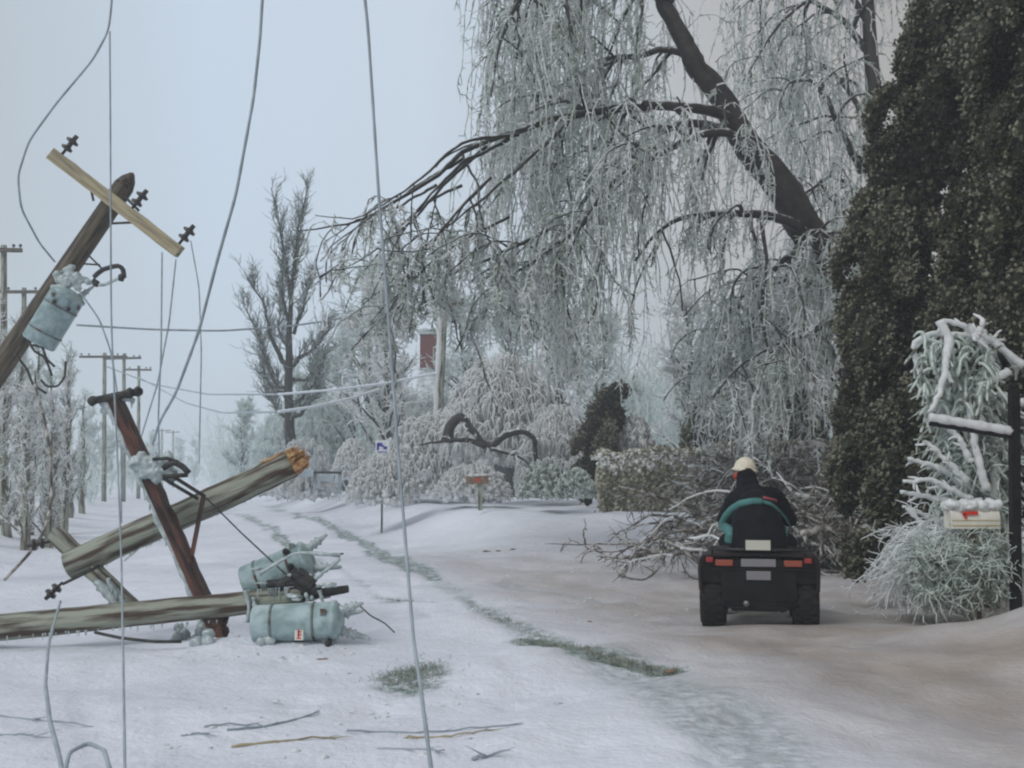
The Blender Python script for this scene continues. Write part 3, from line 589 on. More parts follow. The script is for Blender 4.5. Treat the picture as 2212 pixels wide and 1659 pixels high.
fallen('broken_limb', 'thin iced limb drooping to the snow under the arch', [(1060, 970, 29.8), (1100, 975, 29.8), (1130, 990, 29.8), (1150, 1010, 29.8)], .045, .02, gB, 4)
fallen('broken_tree', 'leaning snapped trunk with a pale split face between dome bush and evergreen bush', [(1262, 1000, 32), (1240, 930, 32), (1205, 860, 32), (1185, 790, 32)], .10, .05, None, 6, mats=('bark', 'twig_ice'), cat='trunk')

# ------------------------------------------------------------------ pile of branches behind the rider
gP = 'cut branches heaped before the hedge'
lst = [
 ('long thin bare branch reaching far left over the snow from the branch pile', [(1520, 1160, 19), (1440, 1165, 18.8), (1380, 1170, 18.7), (1290, 1170, 18.6), (1180, 1168, 18.6)], .03, .006),
 ('forked low branch nearest the camera at the left of the branch pile', [(1540, 1150, 18.2), (1470, 1150, 18), (1420, 1172, 18), (1330, 1195, 18), (1270, 1190, 18)], .03, .006),
 ('dark branch rising to the left out of the branch pile', [(1560, 1110, 20), (1500, 1095, 20), (1430, 1068, 20), (1350, 1045, 20)], .045, .012),
 ('curved iced branch arching over the left of the branch pile', [(1540, 1090, 20.6), (1500, 1050, 20.6), (1440, 1050, 20.6), (1400, 1080, 20.6)], .035, .015),
 ('dark stick lying slantwise just left of the rider', [(1580, 1140, 19.4), (1500, 1105, 19.4), (1440, 1085, 19.4), (1400, 1062, 19.4)], .04, .01),
 ('thin branch ending in a small twig fan left of the four-wheeler', [(1540, 1175, 17.5), (1480, 1185, 17.5), (1420, 1195, 17.4), (1360, 1205, 17.4)], .02, .006),
 ('stout dark limb lying level right of the rider', [(1700, 1110, 19), (1760, 1120, 19), (1830, 1128, 19), (1900, 1130, 19)], .07, .04),
 ('iced limb crossing the heap from the rider up to the tall evergreen', [(1690, 1095, 20), (1730, 1060, 20), (1790, 1030, 20), (1840, 1010, 20)], .04, .02),
 ('rime-white loop of branch above the heap right of the rider', [(1700, 1060, 20.4), (1720, 1015, 20.4), (1770, 1000, 20.4), (1800, 1040, 20.4)], .035, .02),
 ('pale limb resting on the snow right of the rider', [(1730, 1150, 17.6), (1780, 1140, 17.6), (1850, 1150, 17.6), (1900, 1160, 17.6)], .045, .02),
 ('upright thin stick poking out of the snow left of the heap', [(1268, 1180, 18.8), (1264, 1150, 18.8), (1262, 1110, 18.8)], .014, .006)]
for i, (lab, pts, r0, r1) in enumerate(lst):
    last = i == len(lst) - 1
    fallen('fallen_branch', lab, pts, r0, r1, gP, 1 if last else 5, 1 if last else 4, ('twig_brown', 'twig_brown'), .15 if last else .8)
def pile():
    mb = MB()
    for (u0, u1, v0, v1, Y, n) in ((1430, 1580, 1110, 1170, 20, 34), (1560, 1900, 990, 1120, 22, 620), (1620, 1960, 1070, 1185, 19, 620), (1420, 1560, 1165, 1200, 17.5, 18)):
        S = np.array([at(rng.uniform(u0, u1), rng.uniform(v0, v1), Y + rng.uniform(-1, 1)) for _ in range(n)]); D = rng.normal(size=(n, 3)) * [1, .7, .25]
        P = grow(S, D, rng.uniform(.5, 1.7, n), 10, .8, .18); P[:, :, 2] = np.maximum(P[:, :, 2], terrain(P[:, :, 0], P[:, :, 1]) + .01); R_ = taper(n, 10, rng.uniform(.014, .04, n), .01)
        h = rng.random(n) < .68; tubes(mb, P[h], R_[h], 5, 0); tubes(mb, P[~h], R_[~h], 5, 2)
        S, D, _ = spawn(P, R_, 6, .2, 1, .7, 0); T_ = grow(S, D, rng.uniform(.1, .5, len(S)), 5, .3, .2); T_[:, :, 2] = np.maximum(T_[:, :, 2], terrain(T_[:, :, 0], T_[:, :, 1])); tubes(mb, T_, taper(len(T_), 5, .01, .005), 3, 1)
    solo('brush', mb, [M['twig_brown'], M['twig_brown'], M['twig_ice']], 'tangled heap of frozen brushwood in front of the hedge', 'brushwood', at(1640, 1150, 20), kind='stuff')
pile()

# ------------------------------------------------------------------ middle distance and far trees
def traced_tree():
    Y = 45.; ls = [([(630, 1075), (628, 860), (630, 700), (640, 560), (652, 480), (672, 402)], .34, .02), ([(630, 640), (618, 540), (604, 425)], .10, .015), ([(636, 600), (640, 500), (643, 440)], .08, .015),
        ([(625, 870), (585, 815), (556, 745), (540, 690), (502, 632)], .16, .02), ([(626, 800), (600, 740), (580, 660), (545, 600)], .12, .02), ([(628, 850), (590, 842), (556, 800), (548, 740)], .13, .02), ([(626, 905), (588, 880), (562, 830)], .12, .03),
        ([(630, 780), (600, 700), (596, 610)], .09, .02), ([(632, 790), (672, 745), (705, 690)], .12, .02), ([(634, 880), (676, 840), (702, 790)], .13, .02), ([(636, 720), (662, 660), (672, 590)], .08, .02), ([(632, 820), (668, 820), (690, 760)], .10, .02), ([(630, 700), (606, 640), (610, 560)], .08, .02), ([(636, 900), (664, 880), (690, 850)], .11, .03)]
    base = at(630, HOR, Y); base[2] = gz(base[0], Y) - .1; root = thing('bare_tree', 'tallest dark bare tree with upswept limbs, rising above the far snowy road', 'tree', base)
    mt, mc = MB(), MB()
    for k, (pts, r0, r1) in enumerate(ls):
        P = resample(px(*[(a, b_, Y + rng.normal(0, .02)) for a, b_ in pts]), 18) + np.cumsum(rng.normal(0, .03, (18, 3)), 0); P[:, 1] += np.linspace(0, 1, 18) * rng.uniform(-1.6, 1.6) * (k > 0)
        R_ = r0 * .85 * (1 - np.linspace(0, 1, 18)) ** 1.3 + r1; tubes(mt, P, R_, 8)
        S, D, r = spawn(P[None], R_[None], 34 if k else 60, .15 if k else .14, 1, .75, .45); B = grow(S, D, rng.uniform(.3, 1.15, len(S)), 7, -.9, .14); RB = taper(len(B), 7, np.minimum(r * .4, .035) + .008, .010); tubes(mc, B, RB, 4)
        S, D, _ = spawn(B, RB, 6, .2, 1, .7, .2); T_ = grow(S, D, rng.uniform(.15, .7, len(S)), 5, -.3, .2); tubes(mc, T_, taper(len(T_), 5, .014, .008), 3)
    part('trunk', mt, M['bark_ice'], root); part('crown', mc, M['twig_dark'], root)
traced_tree()
gF = 'frozen trees lining the road beyond the bank'
for args in [
 (792, 47, 590, 'pale frozen tree with thin upright leaders left of the white pole'),
 (838, 42, 620, 'frozen tree directly behind the thickly iced hanging cable'),
 (745, 66, 720, 'small pale tree between the tall bare tree and the white pole'),
 (700, 72, 760, 'short hazy tree just right of the tall bare tree'),
 (660, 85, 800, 'hazy low tree partly hidden by the tall bare tree trunk'),
 (875, 62, 800, 'frozen tree just left of the brick chimney'),
 (1010, 52, 640, 'frozen tree behind the dome bush, left of its peak'),
 (1110, 46, 620, 'frozen tree directly behind the peak of the dome bush'),
 (1200, 44, 640, 'frozen tree behind the leaning snapped trunk'),
 (1290, 46, 690, 'frozen tree behind the dark bush at the hedge end'),
 (1370, 55, 830, 'low frozen tree in the bright gap above the left hedge end'),
 (1500, 36, 640, 'frozen tree behind the hedge, right of the bright gap'),
 (1650, 34, 600, 'frozen tree behind the hedge straight above the rider'),
 (1760, 33, 560, 'frozen tree behind the hedge close to the tall evergreen'),
 (528, 70, 880, 'narrow small evergreen-like tree left of the far road end')]:
    u, Y, yt, lab = args
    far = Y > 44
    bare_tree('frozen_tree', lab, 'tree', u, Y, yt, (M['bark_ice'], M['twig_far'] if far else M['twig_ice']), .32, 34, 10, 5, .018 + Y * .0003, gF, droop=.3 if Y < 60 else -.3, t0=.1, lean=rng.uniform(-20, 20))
gL = 'bare frozen trunks at the left edge beyond the poles'
for i, (u, Y, yt, lean, lab) in enumerate([
 (-22, 24, 560, -10, 'frozen trunk cut by the left picture edge'), (20, 26, 770, 6, 'tan iced trunk second from the left edge'),
 (48, 30, 720, -4, 'slender iced trunk under the leaning transformer pole'), (72, 27, 800, 8, 'short iced trunk below the leaning pole transformer'),
 (98, 33, 740, 0, 'iced trunk just right of the leaning pole transformer'), (125, 31, 820, -6, 'thin frozen trunk left of the small broken crossarm'),
 (150, 38, 760, 6, 'tall hazy frozen trunk left of the distant poles'), (178, 42, 850, 4, 'low hazy trunk just left of the distant poles'),
 (-5, 29, 640, 4, 'tall pale trunk hard against the left picture edge'), (35, 36, 690, 2, 'hazy trunk between the second and third from the left edge'), (62, 23, 850, 8, 'short nearest iced sapling under the leaning transformer'),
 (112, 25, 870, -8, 'short nearest sapling left of the standing crossarm'), (140, 29, 800, 10, 'leaning pale sapling left of the distant poles')]):
    bare_tree('slender_tree', lab, 'tree', u, Y, yt, (M['wood'], M['twig_ice'] if Y < 30 else M['twig_far']), .13, 42, 7, 4, .013, gL, lean, -.6, .06, ang=.55)
gH = 'small hazy trees along the far road end'
for i, (u, Y, yt, lab) in enumerate([
 (205, 70, 900, 'hazy tree at the foot of the distant double pole'), (240, 80, 930, 'hazy low tree right of the distant double pole'),
 (285, 95, 945, 'hazy tree behind the top of the red-brown crossarm'), (330, 110, 940, 'hazy tree left of the farthest pole pair'),
 (385, 130, 950, 'tiny hazy tree right of the farthest pole pair'), (420, 140, 960, 'last tiny tree left of where the road vanishes'),
 (560, 90, 920, 'hazy tree at the left foot of the tall bare tree'), (500, 120, 960, 'first tiny hazy tree right of where the road vanishes')]):
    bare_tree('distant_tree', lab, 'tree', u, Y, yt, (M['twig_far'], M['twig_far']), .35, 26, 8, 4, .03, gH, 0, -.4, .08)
def far_wood():
    mb = MB()
    for u0, u1, Y, ht, n in ((-700, 330, 150, 4.5, 900), (-500, 210, 60, 2.2, 500), (460, 1500, 130, 9, 1500), (640, 1500, 75, 5.5, 1300), (1300, 3200, 60, 9, 1500)):
        S = np.array([at(rng.uniform(u0, u1), HOR, Y * rng.uniform(.85, 1.3)) for _ in range(n)]); S[:, 2] = terrain(S[:, 0], S[:, 1])
        P = grow(S, rng.normal(0, .22, (n, 3)) + [0, 0, 1], ht * rng.uniform(.4, 1, n), 7, -.2, .1); R_ = taper(n, 7, .05, .02); tubes(mb, P, R_, 4)
        S, D, _ = spawn(P, R_, 9, .1, 1, .7, .1); T_ = grow(S, D, ht * rng.uniform(.08, .3, len(S)), 5, .2, .15); tubes(mb, T_, taper(len(T_), 5, .035, .015), 3)
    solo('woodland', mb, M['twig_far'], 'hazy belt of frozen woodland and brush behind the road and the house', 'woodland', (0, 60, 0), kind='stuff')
far_wood()

# ------------------------------------------------------------------ house with brick chimney
def house():
    D0 = 55.; c = at(1010, HOR, D0); zt = lambda v, Y=D0: 1.47 + (HOR - v) / F_PX * Y
    c[2] = gz(c[0], c[1]); root = thing('house', 'brick-chimneyed house with a frozen roof hidden behind the trees', 'house', c)
    x0, x1 = at(905, 900, D0)[0], at(1190, 900, D0)[0]; y0, y1 = D0 + 1, D0 + 8; ze, zr = zt(850), zt(760)
    mb = MB(); V = [(x0, y0, c[2] - .5), (x1, y0, c[2] - .5), (x1, y1, c[2] - .5), (x0, y1, c[2] - .5), (x0, y0, ze), (x1, y0, ze), (x1, y1, ze), (x0, y1, ze), (x0, (y0 + y1) / 2, zr), (x1, (y0 + y1) / 2, zr)]
    mb.add(V, [np.array([[0, 1, 5, 4], [2, 3, 7, 6]]), np.array([[1, 2, 6, 9, 5], [3, 0, 4, 8, 7]])]); part('wall', mb, M['siding'], root, smooth=False)
    mb = MB(); ym = (y0 + y1) / 2
    for ya, s in ((y0 - .4, 1), (y1 + .4, -1)):
        V = [(x0 - .3, ya, ze - .2), (x1 + .3, ya, ze - .2), (x1 + .3, ym, zr + .02), (x0 - .3, ym, zr + .02)]; V += [(a, b_, z + .16) for a, b_, z in V]; mb.add(V, BOXF)
    rf = part('roof', mb, M['shingle'], root, smooth=False)
    mb = MB(); xa, xb = at(896, 700, D0)[0], at(946, 700, D0)[0]; box(mb, ((xa + xb) / 2, ym - .9, (zt(700) + ze - 1) / 2), (xb - xa, .8, zt(703) - ze + 1)); ch = part('chimney', mb, M['brick'], rf, 'red brick chimney', smooth=False)
    mb = MB(); box(mb, ((xa + xb) / 2, ym - .9, zt(700)), (xb - xa + .12, .95, .14)); blobs(mb, np.array([[rng.uniform(xa, xb), ym - 1.2 + rng.uniform(0, .6), zt(695) + rng.uniform(-.05, .1)] for _ in range(40)]), rng.uniform(.08, .16, (40, 3)))
    part('chimney_cap', mb, M['ice'], rf)
    for k in range(4):
        wx = x0 + (x1 - x0) * (k + .5) / 4; mb = MB(); box(mb, (wx, y0 - .03, 1.9), (.95, .06, 1.3)); w_ = part('window', mb, M['white'], root, smooth=False)
        mb = MB(); box(mb, (wx, y0 - .065, 1.9), (.8, .02, 1.15)); part('pane', mb, M['glass'], w_, smooth=False)
house()

# ------------------------------------------------------------------ standing utility poles
def stand_pole(label, u, Y, ytop, arms=((0.35, 2.4),), r=.14, lean=0, mats='wood', group='distant standing power poles', ice=False, insul=True):
    b0 = at(u - lean, HOR, Y); b0[2] = gz(b0[0], b0[1]) - .1; t = at(u, ytop, Y); root = thing('utility_pole', label, 'power pole', b0, group)
    mb = MB(); K = 8; P = b0 + (t - b0) * np.linspace(0, 1, K)[:, None]; tubes(mb, P, np.linspace(r, r * .7, K), 10, caps=True); part('pole', mb, M[mats], root)
    for dz, w in arms:
        mb = MB(); tilt = rng.normal(0, .02); c = t - [0, r + .05, dz]; beam(mb, c - [w / 2, 0, tilt], c + [w / 2, 0, tilt], .11, .13, n=3); cr_ = part('crossarm', mb, M['wood_dark'], root, smooth=False)
        if insul:
            for x in (-.46, -.3, .3, .46):
                mb = MB(); lathe(mb, c + [x * w, 0, .06], (0, 0, 1), [(0, .02), (.05, .02), (.06, .06), (.12, .05), (.14, .03)], 8); part('insulator', mb, M['porcelain'], cr_)
    return root
stand_pole('far pole with a long crossarm, left of the twin pole', 226, 62, 762, ((.25, 2.7),))
stand_pole('far pole close beside the long crossarm, its right-hand twin', 268, 66, 764, ((.3, 2.2),))
stand_pole('smaller far pole with a T-shaped top right of the twin poles', 300, 76, 790, ((.3, 1.9),))
stand_pole('tiny far pole with a short crossarm near the vanishing road', 350, 165, 926, ((.3, 2.8),), r=.2)
stand_pole('tiny far pole right beside the other near the vanishing road', 374, 172, 930, ((.3, 2.2),), r=.2)
stand_pole('pole at the left edge with a tilted crossarm above the leaning pole', 8, 36, 530, ((.2, 1.4),), mats='wood', lean=-4)
stand_pole('pole behind the leaning transformer pole, small crossarm at its top', 52, 46, 622, ((.2, 1.9),), mats='wood')
rt = stand_pole('rime-white pole leaning slightly beside the brick chimney', 962, 40, 640, ((.3, 1.4),), r=.15, lean=22, mats='wood', group=None)
mb = MB(); b0 = at(938, HOR, 40); t_ = at(958, 660, 40); b0[2] = 0.3; P = b0 + (t_ - b0) * np.linspace(0, 1, 30)[:, None] + [-.10, -.08, 0]; tubes(mb, P + rng.normal(0, .015, P.shape), .11 * rng.uniform(.8, 1.1, 30), 8); part('rime_coat', mb, M['rime'], rt)

# ------------------------------------------------------------------ shared pole hardware
def insulator(name, p, axis, root, s=1.0, two=True):
    mb = MB(); prof = [(0, .012), (.05, .012), (.055, .045), (.075, .05), (.09, .022), (.12, .02), (.125, .05), (.145, .055), (.16, .02), (.20, .018)]
    lathe(mb, p, axis, [(a * s, b_ * s) for a, b_ in prof], 14); return part(name, mb, M['porcelain'], root)
def transformer(root, p, axis, Ln, r, side=(0, -1, 0), name='transformer', label=None, terms=((.72, -.5), (.72, .3))):
    axis = nrm(np.array(axis, float)); p = np.array(p, float)
    mb = MB(); lathe(mb, p, axis, [(0, r * .6), (.0, r * .93), (.02, r), (Ln * .86, r), (Ln * .87, r * 1.07), (Ln * .91, r * 1.07), (Ln * .93, r * .96), (Ln * .98, r * .7), (Ln, r * .2)], 28)
    t = part(name, mb, M['tank'], root, label)
    s = nrm(np.cross(axis, np.array(side, float))); f = nrm(np.cross(s, axis))
    if f @ np.array(side, float) < 0: f = -f
    for k, (o, ln) in enumerate(((s * .6, .24), (-s * .5, .2))):
        q = p + axis * Ln * .95 + o * r; mb = MB(); d = nrm(axis + o * .6)
        lathe(mb, q, d, [(0, .035), (.03, .05), (.05, .03), (.08, .052), (.10, .03), (.13, .05), (.15, .028), (ln, .02), (ln + .03, .012)], 14); part('bushing', mb, M['ice'], t)
    for h in (.20, .66):
        mb = MB(); lathe(mb, p + axis * Ln * h, axis, [(0, r * .99), (0, r * 1.035), (.022, r * 1.035), (.022, r * .99)], 28); part('band', mb, M['steel_grey'], t)
    for k in (-1, 1):
        mb = MB(); q = p + axis * Ln * .80 + f * r * .7 + s * k * r * .78; box(mb, q, (.05, .03, .06)); part('lug', mb, M['steel_grey'], t, smooth=False, bevel=.006)
    for tl, k in terms:
        mb = MB(); q = p + axis * Ln * tl + f * r * .93 + s * k * r * 1.1 - f * abs(k) * r * .22; lathe(mb, q, f, [(0, .03), (.05, .03), (.06, .018), (.09, .018)], 10); part('terminal', mb, M['iron'], t)
    mb = MB(); tubes(mb, [p + axis * Ln * .3 - f * r * .97, p + axis * Ln * .3 - f * (r + .10)], [.03, .03], 6, caps=True); tubes(mb, [p + axis * Ln * .75 - f * r * .97, p + axis * Ln * .75 - f * (r + .10)], [.03, .03], 6, caps=True)
    part('bracket', mb, M['iron'], t)
    return t, s, f
def icicles(mb, pts, n, lmin, lmax, r=.012):
    pts = np.asarray(pts, float); i = rng.integers(0, len(pts) - 1, n); f = rng.random((n, 1)); S = pts[i] * (1 - f) + pts[i + 1] * f + rng.normal(0, .01, (n, 3)) * [1, 1, 0]
    P = grow(S, np.tile([0, 0, -1.], (n, 1)), rng.uniform(lmin, lmax, n), 4, 0, .03); tubes(mb, P, taper(n, 4, r, .002), 6)

# leaning pole with crossarm and transformer (upper left)
def leaning():
    Yp = 16.0; top = at(268, 402, Yp); low = at(-30, 838, Yp); d = low - top; base = top + d * ((top[2] + .3) / -d[2]) ; base[1] += .0
    root = thing('utility_pole', 'tall leaning power pole with a tan crossarm and a hanging transformer', 'power pole', [base[0], base[1], gz(base[0], base[1])])
    K = 24; P = base + (top - base) * np.linspace(0, 1, K)[:, None]; R_ = np.linspace(.20, .15, K); mb = MB(); tubes(mb, P, R_, 14)
    ax = nrm(top - base); lathe(mb, top, ax, [(0, .15), (.12, .11), (.22, .04), (.24, .01)], 14); part('pole', mb, M['wood_dark'], root)
    a, b_ = at(112, 333, Yp - .22), at(388, 545, Yp - .22); mb = MB(); beam(mb, a, b_, .15, .185, n=14, wob=.004); ca = part('crossarm', mb, M['wood_tan'], root, 'bare tan crossarm', smooth=False)
    dn = nrm(b_ - a); up = nrm(np.cross(np.array([0, -1, 0.]), dn)); up = up if up[2] > 0 else -up
    for k, t in enumerate((.05, .62, .965)):
        q = a + (b_ - a) * t + up * .08
        if t == .62: q = at(284, 452, Yp - .25)
        insulator('insulator', q, up, ca, 1.8)
    mb = MB(); q = at(270, 425, Yp - .2); tubes(mb, [q, at(300, 455, Yp - .25)], .02, 6, caps=True); part('pin', mb, M['iron'], ca)
    for p0, p1 in (((193, 392), (202, 434)), ((232, 483), (300, 480))):
        mb = MB(); beam(mb, at(*p0, Yp - .16), at(*p1, Yp - .20), .035, .012, (0, 1, 0), n=2); part('brace', mb, M['iron'], root, smooth=False)
    # cutout bracket and insulator frame
    mb = MB(); tubes(mb, px((182, 570, Yp - .1), (215, 572, Yp - .3)), .014, 6, caps=True); tubes(mb, px((185, 545, Yp - .1), (222, 582, Yp - .3)), .014, 6, caps=True); part('bracket', mb, M['iron'], root)
    mb = MB(); tubes(mb, resample(px((205, 612, Yp - .35), (202, 598, Yp - .35), (222, 582, Yp - .35), (255, 573, Yp - .35), (266, 580, Yp - .35), (268, 600, Yp - .35)), 14), .035, 8, caps=True)
    blobs(mb, [at(208, 612, Yp - .35), at(262, 600, Yp - .35)], [[.05, .05, .05], [.05, .04, .06]], ICO2, .1); part('cutout', mb, M['iron'], root)
    mb = MB(); tubes(mb, resample(px((210, 615, Yp - .35), (225, 616, Yp - .35), (245, 606, Yp - .35), (264, 598, Yp - .35)), 8), .025, 8); part('ice_rod', mb, M['ice'], root)
    mb = MB(); blobs(mb, np.array([at(150 + rng.normal(0, 14), 600 + rng.normal(0, 14), Yp - .18) for _ in range(30)]), rng.uniform(.03, .09, (30, 3)), ICO2, .12); remesh(part('ice_lump', mb, M['ice'], root), .012, 4)
    transformer(root, at(82, 742, Yp - .12), at(150, 632, Yp - .12) - at(82, 742, Yp - .12), .92, .25, (.6, -1, -.1))
    mb = MB()
    for pts in ([(60, 735), (75, 760), (95, 770), (105, 790), (112, 812)], [(70, 745), (92, 750), (100, 775), (118, 792)], [(88, 820), (100, 835), (125, 835), (140, 815), (142, 780)], [(30, 760), (60, 800), (70, 830), (100, 850)]):
        tubes(mb, resample(px(*[(a_, b2, Yp - .3) for a_, b2 in pts]), 14), .018, 6, caps=True)
    part('loose_wire', mb, M['iron'], root)
leaning()

# ------------------------------------------------------------------ the fallen pole tangle
def round_pole(root, name, a, b_, r0, r1, m_, label=None, K=26, split=None, wob=.004):
    P = a + (b_ - a) * np.linspace(0, 1, K)[:, None] + np.cumsum(rng.normal(0, wob, (K, 3)), 0) * .5; mb = MB(); tubes(mb, P, np.linspace(r0, r1, K) * (1 + rng.normal(0, .015, K)), 18, caps=True)
    return part(name, mb, M[m_], root, label)
def fallen_level():
    Yp = 10.1; a = at(-330, 1388, Yp + .2); b_ = at(655, 1288, Yp)
    root = thing('fallen_pole', 'weathered power pole lying on the snow, its top among crushed transformers', 'power pole', at(300, 1375, Yp))
    round_pole(root, 'pole', a, b_, .135, .10, 'wood')
    mb = MB(); q0 = at(640, 1290, Yp); q1 = at(752, 1272, Yp - .05); tubes(mb, np.array([q0, (q0 + q1) / 2, q1]), [.055, .045, .035], 10, caps=True); part('pole_top_pin', mb, M['iron'], root)
    tag0 = MB()
    # lower transformer
    transformer(root, at(548, 1348, Yp - .25), at(716, 1340, Yp - .25) - at(548, 1348, Yp - .25), .80, .165, (0.0, -1, -.3), label='dented blue-grey transformer lying on the snow', terms=((.12, .75), (.84, .8)))
    # its red fault sticker on a white square
    q = at(646, 1372, Yp - .43); mb = MB(); box(mb, q, (.075, .012, .085)); stk = part('warning_label', mb, M['white'], root, 'white label with a red mark', smooth=False)
    mb = MB(); box(mb, q + [-.005, -.008, .015], (.012, .004, .06)); box(mb, q + [.004, -.008, .03], (.03, .004, .012)); box(mb, q + [.004, -.008, .004], (.03, .004, .012)); box(mb, q + [-.002, -.008, -.024], (.035, .004, .010)); part('mark', mb, M['red'], stk, smooth=False)
    # upper transformer, tilted, behind pole
    transformer(root, at(530, 1262, Yp + .28), at(668, 1206, Yp + .28) - at(530, 1262, Yp + .28), .68, .17, (0, -1, .3), label='tilted transformer crusted with ice behind the pole')
    mb = MB()
    for p0, p1, r in (((600, 1268), (650, 1235), .045), ((630, 1236), (676, 1268), .06), ((640, 1250), (690, 1280), .05), ((576, 1262), (640, 1258), .04)):
        tubes(mb, px((*p0, Yp - .05), (*p1, Yp - .05)), r, 8, caps=True)
    box(mb, at(655, 1255, Yp - .02), (.2, .12, .16), Matrix.Rotation(.6, 3, 'Y')); part('hanger_bracket', mb, M['iron'], root, smooth=False, bevel=.01)
    mb = MB(); c = [at(rng.uniform(530, 720), 1275 + rng.normal(0, 24), Yp + rng.uniform(-.2, .15)) for _ in range(24)]; blobs(mb, c, rng.uniform(.012, .04, (24, 3)) * [1.6, 1, .7], ICO2, .2)
    for pts in ([(560, 1240), (600, 1215), (640, 1192), (690, 1196), (735, 1200)], [(680, 1250), (700, 1235), (735, 1208)], [(530, 1275), (538, 1310), (535, 1345)], [(548, 1290), (552, 1325)], [(690, 1275), (700, 1310)], [(660, 1280), (665, 1300)]):
        P = resample(px(*[(x, y, Yp - .12) for x, y in pts]), 10); tubes(mb, P, .016 * rng.uniform(.7, 1.6, 10), 7, caps=True)
    icicles(mb, px((520, 1275, Yp - .1), (700, 1262, Yp - .1)), 12, .03, .12, .009); icicles(mb, px((0, 1375, Yp - .1), (520, 1335, Yp - .1)), 30, .02, .06, .008); part('ice_crust', mb, M['ice'], root)['kind'] = 'stuff'
    mb = MB(); tubes(mb, resample(px((205, 1366, Yp - .15), (260, 1378, Yp - .3), (330, 1386, Yp - .4), (392, 1386, Yp - .4)), 14), .014, 6, caps=True)
    tubes(mb, resample(px((690, 1196, Yp), (715, 1198, Yp), (742, 1196, Yp)), 6), .008, 6, caps=True)
    tubes(mb, resample(px((768, 1300, Yp - .1), (800, 1330, Yp - .2), (830, 1345, Yp - .3), (852, 1366, Yp - .4)), 12), .007, 6, caps=True); part('loose_wire', mb, M['iron'], root)
    mb = MB(); q = at(722, 1328, Yp - .15); lathe(mb, q, (1, 0, .12), [(0, .05), (.03, .05), (.04, .03), (.07, .055), (.09, .03), (.12, .055), (.14, .028), (.22, .02), (.26, .008)], 12); part('bushing', mb, M['ice'], root)
    mb = MB(); blobs(mb, [at(470, 1345, Yp + .1), at(478, 1365, Yp + .1), at(455, 1368, Yp + .1)], [[.10, .08, .10], [.07, .06, .08], [.06, .05, .05]], ICO2, .15); part('splintered_butt', mb, M['wood_red'], root)
fallen_level()
def fallen_broken():
    Yp = 10.6; a = at(148, 1222, Yp); b_ = at(632, 1000, Yp)
    root = thing('fallen_pole', 'snapped power pole propped at a slant, orange splintered break at its upper end', 'power pole', [a[0], a[1], gz(a[0], a[1])])
    round_pole(root, 'pole', a, b_, .135, .135, 'wood')
    ax = nrm(b_ - a); mb = MB(); u_ = nrm(np.cross(ax, [0, 1, 0])); w_ = np.cross(ax, u_); K_ = 26; th = np.arange(K_) * 2 * math.pi / K_; V = []
    for h, r_, j in ((-.05, .126, 0), (.0, .126, .01), (.05, .112, .035), (.085, .08, .045), (.10, .04, .03), (.10, .01, .0)):
        for x in th: V.append(b_ + ax * (h + rng.normal(0, 1) * j + (0 if h < 0 else .03 * math.sin(x * 3))) + (math.cos(x) * u_ + math.sin(x) * w_) * (r_ * (1 + rng.normal(0, .05 if j else .005))))
    ix = np.arange(6 * K_).reshape(6, K_); nx = np.roll(ix, -1, 1); mb.add(V, np.stack([ix[:-1], nx[:-1], nx[1:], ix[1:]], -1).reshape(-1, 4))
    P3 = grow(b_ - ax * rng.uniform(.05, .30, (16, 1)) + np.outer(np.cos(rng.uniform(-.5, .9, 16)), u_ if u_[2] > 0 else -u_) * .126 - np.array([0, .05, 0]) * rng.random((16, 1)), np.tile(ax, (16, 1)), rng.uniform(.1, .22, 16), 4, 0, .03); tubes(mb, P3, taper(16, 4, .015, .004), 4)
    n = 26; an = rng.uniform(0, 6.28, n); q = rng.uniform(.03, .11, n); P = grow(b_ + np.outer(np.cos(an) * q, u_) + np.outer(np.sin(an) * q, w_), np.tile(ax, (n, 1)), rng.uniform(.08, .19, n), 4, 0, .05); tubes(mb, P, taper(n, 4, .016, .003), 4)
    part('splintered_end', mb, M['split'], root, 'fresh orange splintered wood', smooth=False)
    c0, c1 = at(118, 1152, Yp + .22), at(288, 1315, Yp - .25); mb = MB(); beam(mb, c0, c1, .12, .13, n=10, wob=.004); ca = part('crossarm', mb, M['wood'], root, smooth=False)
    insulator('insulator', at(108, 1170, Yp), (-1, 0, -.2), ca, 1.1); insulator('insulator', at(135, 1258, Yp - .1), (-.6, 0, -.6), ca, 1.1)
    mb = MB(); tubes(mb, px((215, 1222, Yp - .18), (170, 1245, Yp - .2), (135, 1262, Yp - .2)), .014, 6, caps=True); part('pin', mb, M['iron'], ca)
    mb = MB(); beam(mb, at(330, 1160, Yp), at(268, 1212, Yp - .1), .035, .012, n=2); part('brace', mb, M['ice'], root, smooth=False)
    mb = MB(); P = px((230, 1245, Yp - .25), (290, 1320, Yp - .3)); icicles(mb, P, 26, .06, .22, .02)
    t = np.linspace(0, 1, 12)[:, None]; tubes(mb, P[0] + (P[1] - P[0]) * t + [-.09, .0, -.04] + rng.normal(0, .008, (12, 3)), .045 * rng.uniform(.7, 1.2, 12), 8, caps=True)
    icicles(mb, a + (b_ - a) * np.linspace(.05, .95, 8)[:, None] - [0, 0, .12], 46, .02, .07, .009); part('ice_crust', mb, M['ice'], root)['kind'] = 'stuff'
fallen_broken()
